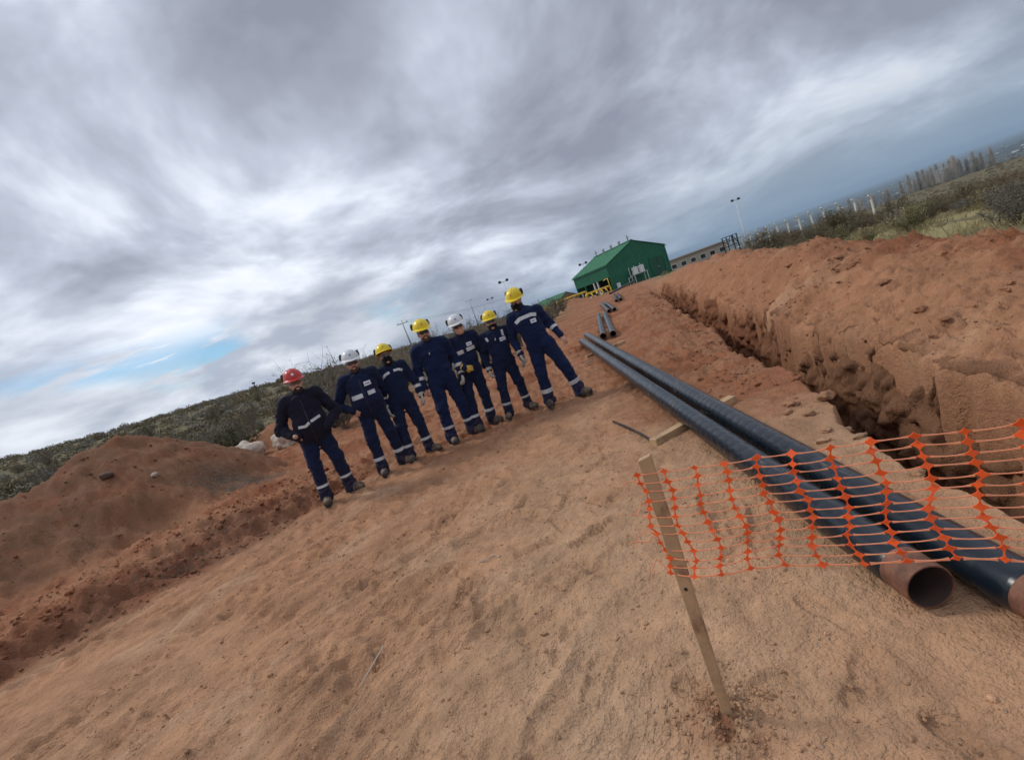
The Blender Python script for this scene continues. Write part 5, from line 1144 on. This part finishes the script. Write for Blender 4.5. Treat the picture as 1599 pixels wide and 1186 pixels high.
def strips(segs):
    """three-sided tapered sticks: list of (a, b, ra, rb) -> V, F"""
    A = np.array([s[0] for s in segs], float); B = np.array([s[1] for s in segs], float); ra = np.array([s[2] for s in segs])[:, None]; rb = np.array([s[3] for s in segs])[:, None]
    d = B - A; d /= np.maximum(np.linalg.norm(d, axis=1, keepdims=True), 1e-6); ref = np.where(np.abs(d[:, 2:3]) > 0.9, np.array([[1, 0, 0]]), np.array([[0, 0, 1]])); u = np.cross(d, ref); u /= np.linalg.norm(u, axis=1, keepdims=True); v = np.cross(d, u); V = []
    for P, r in ((A, ra), (B, rb)):
        for k in range(3): a = 2 * math.pi * k / 3; V.append(P + (u * math.cos(a) + v * math.sin(a)) * r)
    V = np.stack(V, 1).reshape(-1, 3); n = np.arange(len(segs))[:, None] * 6
    F = np.concatenate([n + np.array([[k, (k + 1) % 3, (k + 1) % 3 + 3, k + 3]]) for k in range(3)], 0); return V, F

def leaves(C, size, rng, up_bias=0.3):
    n = len(C); N = rng.normal(size=(n, 3)); N[:, 2] += up_bias; N /= np.linalg.norm(N, axis=1, keepdims=True); U = np.cross(N, rng.normal(size=(n, 3))); U /= np.linalg.norm(U, axis=1, keepdims=True); W_ = np.cross(N, U)
    s = (size * rng.uniform(0.6, 1.4, n))[:, None]; V = np.stack([C - U * s, C + W_ * s * 0.45, C + U * s, C - W_ * s * 0.45], 1).reshape(-1, 3); return V, np.arange(4 * n).reshape(-1, 4)

def grow_shrub(rng, h, spread, n_main, n_twig, n_leaf, leaf, stiff=0.5, leaf_low=0.25, dome=False):
    segs = []; tips = []
    for i in range(n_main):
        a = rng.uniform(0, 2 * math.pi); lean = rng.uniform(0.1, 1.0) * spread; p = np.array([rng.uniform(-.08, .08), rng.uniform(-.08, .08), -0.05]); q = np.array([math.cos(a) * lean, math.sin(a) * lean, h * (math.sqrt(max(0.12, 1 - (lean / spread) ** 2 * 0.8)) if dome else rng.uniform(0.55, 1.0))])
        k = 4; prev = p; r = 0.012 * h
        for j in range(1, k + 1):
            t = j / k; c = p + (q - p) * t + rng.normal(size=3) * 0.05 * h * t * (1 - stiff); c[2] += 0.10 * h * math.sin(math.pi * t) * (1 - t); segs.append((prev, c, r * (1.1 - (j - 1) / k), r * (1.1 - t) + 0.0012)); prev = c
            for _ in range(max(1, n_twig // (n_main * k))):
                d = rng.normal(size=3); d[2] = abs(d[2]) + 0.4; d[:2] += (q - p)[:2] * 0.6; d /= np.linalg.norm(d); L = h * rng.uniform(0.12, 0.30); b = c + d * L; segs.append((c, b, 0.0035 * h + .001, 0.0014)); tips.append((c, b))
                if rng.rand() < 0.6:
                    d2 = d + rng.normal(size=3) * 0.6; b2 = b + d2 / np.linalg.norm(d2) * L * 0.6; segs.append((b, b2, 0.0018 * h + .001, 0.0012)); tips.append((b, b2))
    V1, F1 = strips(segs); T = np.array(tips); i = rng.randint(0, len(T), n_leaf); t = rng.uniform(0.15, 1.05, n_leaf)[:, None]; C = T[i, 0] + (T[i, 1] - T[i, 0]) * t + rng.normal(size=(n_leaf, 3)) * 0.025 * h; C = C[C[:, 2] > leaf_low * h * rng.rand(len(C))]
    V2, F2 = leaves(C, leaf, rng); return V1, F1, V2, F2

SH = {}
def shrub_kinds():
    spec = dict(tall=(1.9, 0.85, 22, 420, 900, 0.024, M_LOLIVE, M_TWIG, False), twiggy=(1.7, 0.9, 18, 520, 260, 0.022, M_LGREY, M_TWIG, False), dense=(1.0, 0.85, 20, 420, 3000, 0.026, M_LBROWN, M_TWIG, True), olive=(1.0, 0.8, 20, 400, 3000, 0.026, M_LOLIVE, M_TWIG, True), green=(0.62, 0.62, 18, 360, 3000, 0.024, M_LGREEN, M_TWIG, True), grey=(0.72, 0.70, 20, 420, 2600, 0.023, M_LGREY, M_TWIG, True), dark=(0.8, 0.6, 18, 360, 2800, 0.028, M_LDKGREEN, M_TWIG, True))
    for k, (h, sp, nm, nt, nl, lf, ml, mtw, dome) in spec.items():
        SH[k] = []
        for v in range(3):
            V1, F1, V2, F2 = grow_shrub(np.random.RandomState(100 + v * 7 + len(k)), h, sp, nm, nt, nl, lf, dome=dome); SH[k].append((mesh_np('stems', V1, F1, [mtw]), mesh_np('foliage', V2, F2, [ml], smooth=False)))
shrub_kinds()
LAB = {'tall': 'tall leafy shrub with open twigs', 'twiggy': 'tall grey twiggy shrub with few leaves', 'dense': 'brown rounded scrub bush', 'olive': 'olive rounded scrub bush', 'green': 'low yellow green bush', 'grey': 'low pale grey bush', 'dark': 'small dark green bush'}
def place_words(x, y):
    """where a bush stands, in things one can find in the picture"""
    az = math.degrees(math.atan2(x, y)); r = math.hypot(x, y); far = 'far ' if r > 34 else ''
    for lim, wd in ((-43, 'on the slope at the left edge of the picture'), (-34, 'on the slope above the brown mound'), (-25, 'on the slope left of the red helmet'), (-17, 'behind the two leftmost men'), (-8, 'behind the third and fourth men'), (3, 'behind the three rightmost men'), (16, 'left of the green building'), (31, 'beyond the far end of the spoil bank'), (38, 'by the row of concrete fence posts'), (45, 'below the bare poplars'), (90, 'at the right edge beyond the spoil bank')):
        if az < lim: return far, wd
    return far, wd
def shrub(kind, x, y, s, where, z=None):
    st, fo = random.choice(SH[kind]); o = empty('scrub_bush', (x, y, (H(x, y) if z is None else z) - 0.03), random.uniform(0, 6.28)); o.scale = (s * random.uniform(0.9, 1.15), s * random.uniform(0.9, 1.15), s)
    far, wd = place_words(x, y); sz = 'large ' if s > 1.15 and kind not in ('tall', 'twiggy') else ''
    lb = (sz + far + LAB[kind]).replace('large far', 'large far').replace(' with few leaves', '' if far else ' with few leaves').replace(' with open twigs', '') + ' ' + wd; lb = lb.replace('tall grey twiggy', 'grey twiggy') if len(lb.split()) > 15 else lb; link('stems', st, o); link('foliage', fo, o); tag(o, lb, 'bush', lb); return o

def scrub_side(x, y):
    """1 right of the spoil bank, 2 left slope, 3 far ground beside the road, 0 none (arrays)"""
    x = np.asarray(x, float); y = np.asarray(y, float)
    a = (x - (1.24 + 0.29 * y)) * TC - TR_W; md, _ = seg_dist(x, y, MOUND); rd = np.hypot((x + 8.2) / 2.5, (y - 17.4) / 1.7); r = np.hypot(x, y)
    out = np.zeros(x.shape, int); out[(y > 30) & (np.abs(x - 0.245 * y - 0.3) > 3.5 + 0.03 * y)] = 3
    out[(x - 0.16 * y < -4.5) & (r > 17)] = 2; out[(md < 3.3) | (rd < 1.2)] = 0; out[(a > 3.9) & (y > 1)] = 1
    return out
def on_scrub(x, y): return {0: None, 1: 'R', 2: 'L', 3: 'F'}[int(scrub_side([x], [y])[0])]

def plant_scrub():
    W_R, W_L = 'in the scrub right of the spoil bank', 'on the scrub slope behind the men'
    # behind the men: tall twiggy shrubs against the sky
    for (k, x, y, s) in (('twiggy', -5.6, 14.6, 1.12), ('tall', -4.6, 15.8, 0.85), ('grey', -4.9, 13.4, 1.5), ('twiggy', -3.1, 17.0, 0.9), ('tall', -2.2, 18.2, 0.85), ('twiggy', -1.2, 17.2, 0.95), ('tall', -0.6, 19.0, 0.9), ('twiggy', 0.1, 18.4, 0.95), ('tall', 0.9, 21.0, 0.8), ('olive', 1.8, 24.0, 1.1), ('olive', 3.2, 30.0, 1.3), ('grey', 4.1, 33.0, 1.2), ('olive', -3.9, 18.0, 1.2), ('dense', -6.4, 18.5, 1.3), ('grey', -6.6, 16.8, 1.3), ('olive', -1.6, 20.5, 1.2), ('dense', 0.3, 22.5, 1.2), ('dark', -9.3, 15.6, 1.2), ('grey', -10.6, 16.2, 1.6), ('dense', -9.0, 19.5, 1.4), ('grey', -11.6, 19.0, 1.5), ('olive', -13.0, 18.0, 1.4), ('dense', 5.2, 38.0, 1.2), ('olive', 6.4, 42.5, 1.1), ('tall', -2.9, 23, 1.0), ('twiggy', -7.6, 22, 1.1)):
        shrub(k, x, y, s, W_L)
    rng = random.Random(5)
    n = 0
    while n < 75:       # left slope
        a = R_(rng.uniform(-62, 0)); r = 18 + 42 * rng.random() ** 1.3; x, y = r * math.sin(a), r * math.cos(a)
        if on_scrub(x, y) in ('L', 'F'): shrub(rng.choice(['dense', 'olive', 'grey', 'olive', 'dense', 'dark', 'twiggy']), x, y, rng.uniform(0.6, 1.15), W_L); n += 1
    # right: near bushes on the grassy flat, then the brown belt
    for (k, x, y, s) in (('grey', 8.9, 7.9, 0.62), ('grey', 9.9, 8.8, 0.78), ('dense', 10.5, 8.5, 0.5), ('grey', 11.4, 10.1, 0.72), ('green', 10.9, 12.0, 0.85), ('green', 12.2, 13.2, 0.95), ('green', 9.7, 12.0, 0.7), ('olive', 13.4, 12.2, 0.6), ('green', 15.0, 13.8, 0.9), ('green', 8.6, 11.4, 0.55), ('olive', 9.4, 14.4, 0.6), ('green', 17.0, 14.6, 0.95), ('dark', 10.6, 15.2, 0.6), ('grey', 13.8, 15.4, 0.8), ('olive', 15.9, 16.6, 0.7), ('grey', 9.2, 16.2, 0.75), ('green', 12.6, 16.6, 0.8)):
        shrub(k, x, y, s, W_R)
    n = 0
    while n < 95:
        a = R_(rng.uniform(22, 58)); r = 22 + 30 * rng.random() ** 1.2; x, y = r * math.sin(a), r * math.cos(a)
        if on_scrub(x, y) == 'R' and not (math.degrees(a) < 31.5 and r > 26): shrub(rng.choice(['dense', 'dense', 'dense', 'olive', 'olive', 'grey']), x, y, rng.uniform(0.6, 1.05), W_R); n += 1
plant_scrub()

def scrub_cover():
    """the far scrub that reads as one mass"""
    rng = np.random.RandomState(21); parts = []
    base = []
    for v in range(4):
        r2 = np.random.RandomState(50 + v); C = r2.normal(size=(130, 3)); C /= np.linalg.norm(C, axis=1, keepdims=True); C *= r2.uniform(0.55, 1.0, (130, 1)); C[:, 2] = np.abs(C[:, 2]); V, F = leaves(C, 0.15, r2, 0.2); base.append(V)
    F0 = np.arange(len(base[0])).reshape(-1, 4); Vs = [[], [], []]
    n = 9000; side = rng.rand(n) < 0.62; a = np.radians(np.where(side, rng.uniform(-64, 2, n), rng.uniform(14, 62, n))); r = np.where(side, 40 + 110 * rng.rand(n) ** 1.2, 34 + 150 * rng.rand(n) ** 1.3); x, y = r * np.sin(a), r * np.cos(a)
    ok = (scrub_side(x, y) > 0) & ~((x > 11) & (x < 27) & (y > 48) & (y < 68)) & ~((np.abs(x - 38) < 1.0) & (y < 90)) & ~((np.degrees(a) > 21) & (np.degrees(a) < 29.5) & (r < 82)); x, y = x[ok][:3300], y[ok][:3300]; zz = height(x, y, False)
    for x_, y_, z in zip(x, y, zz):
        s = rng.uniform(0.35, 0.95) * (0.8 if x_ > 8 else 1.0); b = base[rng.randint(4)]; an = rng.rand() * 6.28; c, sn = math.cos(an), math.sin(an)
        P = np.stack([b[:, 0] * c - b[:, 1] * sn, b[:, 0] * sn + b[:, 1] * c, b[:, 2] * rng.uniform(0.7, 1.1)], 1) * s + np.array([x_, y_, z - 0.05]); Vs[rng.randint(3)].append(P)
    allV = []; mi = []
    for k in range(3): allV += Vs[k]; mi += [k] * (len(Vs[k]) * len(F0))
    V = np.concatenate(allV); F = np.arange(len(V)).reshape(-1, 4); me = mesh_np('scrub_cover', V, F, [M_LOLIVE, M_LBROWN, M_LGREY], mi, False); o = link('scrub_cover', me); tag(o, 'grey green scrub covering the far slopes', 'scrub', kind='stuff')
scrub_cover()

def dry_grass():
    rng = np.random.RandomState(31); x = rng.uniform(6, 26, 14000); y = rng.uniform(3, 24, 14000); ok = (scrub_side(x, y) == 1) & (vn(x * 0.5, y * 0.5, 77) > -0.25); pts = np.stack([x[ok], y[ok]], 1)[:5600]; segs = []
    P = np.array(pts); z = height(P[:, 0], P[:, 1])
    for (x, y), zz in zip(pts, z):
        for _ in range(3):
            a = rng.rand() * 6.28; l = rng.uniform(0.08, 0.26); segs.append(((x, y, zz - .01), (x + math.cos(a) * l * .5, y + math.sin(a) * l * .5, zz + l), 0.006, 0.001))
    V, F = strips(segs); me = mesh_np('dry_grass', V, F, [leaf_mat('dry_grass', (0.24, 0.19, 0.09), (0.42, 0.35, 0.17))], smooth=False); tag(link('dry_grass', me), 'dry yellow grass tufts on the flat right of the spoil bank', 'grass', kind='stuff')
dry_grass()

def poplars():
    kinds = []
    for v in range(4):
        rng = np.random.RandomState(300 + v); h = 15.0; trunk = []; tw = []; prev = np.array([0, 0, -1.0])
        for j in range(1, 9): c = np.array([rng.normal() * 0.12, rng.normal() * 0.12, -1 + (h + 1) * j / 8]); trunk.append((prev, c, 0.28 * (1.08 - (j - 1) / 8), 0.28 * (1.08 - j / 8))); prev = c
        for k in range(190):
            z = rng.uniform(1.5, h * 0.97); a = rng.rand() * 6.28; L = (h - z) * 0.28 + rng.uniform(0.8, 2.2); d = np.array([math.cos(a) * 0.30, math.sin(a) * 0.30, 1.0]); d /= np.linalg.norm(d); p = np.array([0, 0, z]); q = p + d * L; tw.append((p, q, 0.08, 0.03))
            for _ in range(2): s_ = p + d * L * rng.uniform(0.3, 0.9); e = d + rng.normal(size=3) * 0.25; tw.append((s_, s_ + e / np.linalg.norm(e) * L * 0.5, 0.045, 0.02))
        kinds.append((mesh_np('trunk', *strips(trunk), [M_TWIGP]), mesh_np('crown', *strips(tw), [M_TWIGP])))
    rng = random.Random(3)
    def plant(x, y, s, lab, grp):
        tr, cr = rng.choice(kinds); o = empty('poplar_tree', (x, y, H(x, y)), rng.uniform(0, 6.28)); o.scale = (s, s, s * rng.uniform(0.9, 1.1)); link('trunk', tr, o); link('crown', cr, o); tag(o, lab, 'tree', grp)
    for i in range(30):
        t = i / 29; x, y = 232 + (268 - 232) * t + rng.uniform(-2, 2), 250 + rng.uniform(-8, 8); z = H(x, y); top = -2.2 + rng.uniform(-2.5, 0.8); plant(x, y, max(0.6, (top - z) / 15.0), 'bare pale poplar in the long row below the horizon', 'bare poplars in the valley')
    for i in range(14):
        t = i / 13; x, y = 262 + 26 * t, 330 + rng.uniform(-8, 8); z = H(x, y); plant(x, y, max(0.5, (-7.5 + rng.uniform(-2, 1) - z) / 15.0), 'bare pale poplar in the farther short row', 'bare poplars farther off')
poplars()

# ------------------------------------------------------------------ stones, clods, dry branches, far town
def lump(rng, sub=1, squash=0.6):
    bm = bmesh.new(); bmesh.ops.create_icosphere(bm, subdivisions=sub, radius=1.0); V = np.array([v.co[:] for v in bm.verts]); F = np.array([[v.index for v in f.verts] for f in bm.faces]); bm.free()
    o = rng.uniform(0, 50, 3); k = 1 + 0.32 * vn3(V[:, 0] * 1.3 + o[0], V[:, 1] * 1.3 + o[1], V[:, 2] * 1.3 + o[2], 5) + 0.16 * vn3(V[:, 0] * 3 + o[1], V[:, 1] * 3, V[:, 2] * 3 + o[2], 9); V = V * k[:, None] * np.array([1, rng.uniform(0.65, 1), squash * rng.uniform(0.7, 1.1)]); return V, F

def clods():
    rng = np.random.RandomState(41); kinds = [lump(rng, 1, 0.75) for _ in range(8)]; Vs = []; Fs = []; Cs = []; off = 0; n = 0
    def put(x, y, r):
        nonlocal off
        V, F = kinds[rng.randint(8)]; a = rng.rand() * 6.28; c, s = math.cos(a), math.sin(a); P = np.stack([V[:, 0] * c - V[:, 1] * s, V[:, 0] * s + V[:, 1] * c, V[:, 2]], 1) * r; Vs.append((P, x, y, r)); Fs.append(F + off); off += len(V)
    XY = []
    for _ in range(15000):
        u = rng.rand()
        if u < 0.18: s = rng.uniform(1.0, 16); x = 1.24 + 0.29 * s + rng.normal() * 0.28 - 0.25; y = s; r = rng.exponential(0.007) + 0.005
        elif u < 0.38: y = rng.uniform(1.5, 14); x = 1.24 + 0.29 * y + 0.75 + rng.uniform(0, 2.4); r = rng.exponential(0.006) + 0.006
        elif u < 0.54: q = rng.uniform(-2.5, 4.0); e = rng.uniform(0.0, 2.4); x = L_O[0] + L_D[0] * q + L_N[0] * e; y = L_O[1] + L_D[1] * q + L_N[1] * e; r = rng.exponential(0.009) + 0.005
        elif u < 0.60: x, y = rng.uniform(-11, -5), rng.uniform(5, 13); r = rng.exponential(0.009) + 0.006
        elif u < 0.98: x, y = rng.uniform(-3.4, 1.05), rng.uniform(0.9, 7.5); r = rng.exponential(0.0026) + 0.0028
        else: a = rng.rand() * 6.28; q = abs(rng.normal()) * 0.10 + 0.03; x, y = 0.29 + math.cos(a) * q, 1.37 + math.sin(a) * q; r = rng.uniform(0.003, 0.009)
        d_ = (x - (1.24 + 0.29 * y)) * TC
        if -0.1 < d_ < TR_W + 0.3 and u < 0.6: continue
        if u < 0.38 and vn(np.array([x * 1.7]), np.array([y * 1.7]), 66)[0] < rng.uniform(-0.5, 0.3): continue
        if abs(x - (1.05 + 0.0885 * y)) < 0.32 and 1.2 < y < 13.6 and u < 0.98: continue
        XY.append((x, y, min(r, 0.05)))
    XY = np.array(XY); zz = height(XY[:, 0], XY[:, 1]); col = soil(XY[:, 0], XY[:, 1]) * rng.uniform(0.75, 1.25, (len(XY), 1)); V = []; C = []
    for (x, y, r), z, c in zip(XY, zz, col):
        put(x, y, r); P = Vs[-1][0] + np.array([x, y, z + r * 0.22]); V.append(P); C.append(np.repeat(c[None], len(P), 0))
    me = mesh_np('soil_clods', np.concatenate(V), np.concatenate(Fs), [M_SOIL], smooth=False); set_soil(me, np.clip(np.concatenate(C), 0.02, 0.8)); tag(link('soil_clods', me), 'loose soil clods and pebbles strewn over the ground', 'clods', kind='stuff')
    # bigger clods, one by one
    big = [(2.05, 3.15, .075), (2.22, 3.35, .10), (2.02, 3.42, .06), (2.30, 3.62, .085), (2.15, 2.95, .055), (1.92, 2.80, .05), (2.42, 3.95, .07), (1.98, 3.62, .05), (2.52, 4.3, .06), (1.78, 2.25, .05), (2.10, 3.75, .06), (1.88, 3.05, .045), (4.2, 5.1, .08), (4.6, 6.0, .10), (4.9, 6.6, .07), (3.7, 4.2, .07), (4.4, 7.6, .08), (3.9, 3.6, .06), (5.3, 8.3, .1), (3.45, 3.7, .05), (4.75, 5.2, .07)]
    for i, (x, y, r) in enumerate(big):
        rg = np.random.RandomState(500 + i); Vv, Ff = lump(rg, 3, 0.55); fn = np.abs(vn3(Vv[:, 0] * 2.6 + i, Vv[:, 1] * 2.6, Vv[:, 2] * 2.6, 3)); f2 = vn3(Vv[:, 0] * 9, Vv[:, 1] * 9, Vv[:, 2] * 9 + i, 6); Vv = Vv * (1.1 - 0.45 * fn + 0.12 * f2)[:, None] * r * 0.8; m2 = mesh_np('soil_clod', Vv, Ff, [M_SOIL], smooth=True); c = soil(np.array([x]), np.array([y]))[0] * rg.uniform(0.85, 1.15); set_soil(m2, np.repeat(c[None], len(Vv), 0)); o = link('soil_clod', m2, None, (x, y, H(x, y) + r * 0.25)); o.rotation_euler = (0, 0, rg.rand() * 6)
        tag(o, 'fist sized soil clod at the near edge of the trench' if i < 12 else 'soil clod lying on the slope of the spoil bank', 'clod', 'clods at the trench edge' if i < 12 else 'clods on the spoil bank')
clods()

M_PALEROCK = mat('pale_stone', (0.50, 0.41, 0.32), 0.9, var=0.2, vscale=2.5, col2=(0.56, 0.48, 0.40), dirt=(0.33, 0.19, 0.12), dscale=2.2, damt=(0.5, 0.75), bump=0.02, bscale=9)
def boulders():
    for i, (x, y, r, sq, lab) in enumerate(((-8.2, 14.2, 0.68, 0.62, 'largest pale boulder in the heap left of the red helmeted man'), (-7.2, 14.5, 0.48, 0.6, 'pale boulder partly hidden by the red helmeted man'), (-9.2, 13.9, 0.48, 0.45, 'flat pale stone at the left end of the boulder heap'), (-8.8, 14.9, 0.52, 0.6, 'pale boulder at the back of the heap'), (-8.0, 9.6, 0.0, 0.5, ''), (-10.0, 13.4, 0.26, 0.6, 'pale stone on top of the brown mound'))):
        if r == 0: continue
        rg = np.random.RandomState(800 + i); V, F = lump(rg, 4, sq); V = V * (1 + 0.10 * vn3(V[:, 0] * 4, V[:, 1] * 4, V[:, 2] * 4, 2) + 0.05 * vn3(V[:, 0] * 9, V[:, 1] * 9, V[:, 2] * 9, 4))[:, None] * r; o = link('boulder', mesh_np('boulder', V, F, [M_PALEROCK]), None, (x, y, H(x, y) + r * sq * 0.55)); o.rotation_euler = (0, 0, rg.rand() * 6); tag(o, lab, 'boulder', 'pale boulders')
    for i, (x, y, r, lab) in enumerate(((-7.25, 8.35, 0.13, 'dark stone sitting on the side of the brown mound'), (-6.6, 8.5, 0.06, 'small pale stone low on the brown mound'))):
        rg = np.random.RandomState(900 + i); V, F = lump(rg, 3, 0.7); o = link('stone', mesh_np('stone', V * r, F, [mat('mound_stone', (0.10, 0.06, 0.04) if i == 0 else (0.45, 0.38, 0.3), 0.9)]), None, (x, y, H(x, y) + r * 0.3)); tag(o, lab, 'stone')
boulders()

def dry_branches():
    for i, (x, y, n, L, lab) in enumerate(((-5.55, 8.7, 420, 0.26, 'tangle of dry grey branches at the foot of the brown mound'), (-4.3, 5.55, 90, 0.14, 'small heap of dry grey twigs on the red bank'))):
        rg = np.random.RandomState(70 + i); segs = []
        for _ in range(n):
            px_, py_ = x + rg.normal() * 0.42, y + rg.normal() * 0.3; a = rg.normal() * 0.8 + 0.5; p = np.array([px_, py_, rg.uniform(0.0, 0.08)]); r = rg.uniform(0.0015, 0.004)
            for k in range(3): a += rg.normal() * 0.35; q = p + np.array([math.cos(a), math.sin(a), rg.normal() * 0.22]) * L * rg.uniform(0.2, 0.5); q[2] = min(max(q[2], 0.004), 0.12); segs.append((p, q, r, r * 0.7)); p = q; r *= 0.7
        pts = np.array([[s_[0], s_[1]] for s_ in segs]); pts[:, :, 2] += height(pts[:, :, 0].ravel(), pts[:, :, 1].ravel()).reshape(-1, 2); segs = [(p_[0], p_[1], s_[2], s_[3]) for p_, s_ in zip(pts, segs)]
        V, F = strips(segs); o = link('dry_branches', mesh_np('dry_branches', V, F, [M_LGREY]), None); tag(o, lab, 'branches', kind='stuff')
    for i, (pts, lab) in enumerate(((((-0.62, 2.95), (-0.50, 2.98), (-0.47, 2.90)), 'small bent pale twig on the open road'), (((1.25, 9.7), (1.75, 9.95)), 'pale stick on the ground beyond the right hand man'), (((-1.25, 2.2), (-1.19, 2.33), (-1.15, 2.40)), 'short pale straw lying on the road'))):
        mb = MB(); mb.tube([(x, y, H(x, y) + 0.008) for x, y in pts], 0.0035 if i != 1 else 0.012, 6); tag(mb.build('twig', M_TWIGP), lab, 'twig')
dry_branches()

def far_town():
    rng = np.random.RandomState(91); mb = MB()
    for i in range(110):
        a = math.radians(rng.uniform(26, 52)); r = rng.choice([2200, 2900, 3600, 4600]) + rng.normal() * 130; x, y = r * math.sin(a), r * math.cos(a); w = rng.uniform(5, 16); mb.box((x, y, H(x, y) + 3), (w, rng.uniform(5, 12), rng.uniform(2.5, 5)), Matrix.Rotation(rng.rand(), 3, 'Z'))
    tag(mb.build('far_town', M_WHITE), 'scatter of pale houses far off in the valley', 'town', kind='stuff'); Vs = []; b = np.random.RandomState(4)
    for i in range(420):
        a = math.radians(rng.uniform(20, 56)); r = 700 * (6 ** rng.rand()); x, y = r * math.sin(a), r * math.cos(a); C = b.normal(size=(40, 3)) * np.array([rng.uniform(8, 40), 6, 2.5]); C[:, 2] = np.abs(C[:, 2]); V, F = leaves(C, 3.5, b); Vs.append(V + np.array([x, y, H(x, y)]))
    V = np.concatenate(Vs); tag(link('valley_trees', mesh_np('valley_trees', V, np.arange(len(V)).reshape(-1, 4), [M_LOLIVE], smooth=False)), 'dark belts of trees far off in the valley', 'trees', kind='stuff')
far_town()

# ------------------------------------------------------------------ the air
def haze():
    mb = MB(); mb.box((0, 24000, 2.5), (90000, 90000, 155)); me = mb
    mt = bpy.data.materials.new('haze'); mt.use_nodes = True; t = NT(mt.node_tree); t.n.clear(); out = t.node('ShaderNodeOutputMaterial'); v = t.node('ShaderNodeVolumePrincipled'); v.inputs['Color'].default_value = (0.55, 0.74, 0.92, 1); v.inputs['Density'].default_value = HAZE_D; t.l.new(v.outputs[0], out.inputs['Volume'])
    o = mb.build('haze', mt); tag(o, 'bluish haze over the valley', 'haze', kind='stuff')
HAZE_D = 1.5e-4
haze()
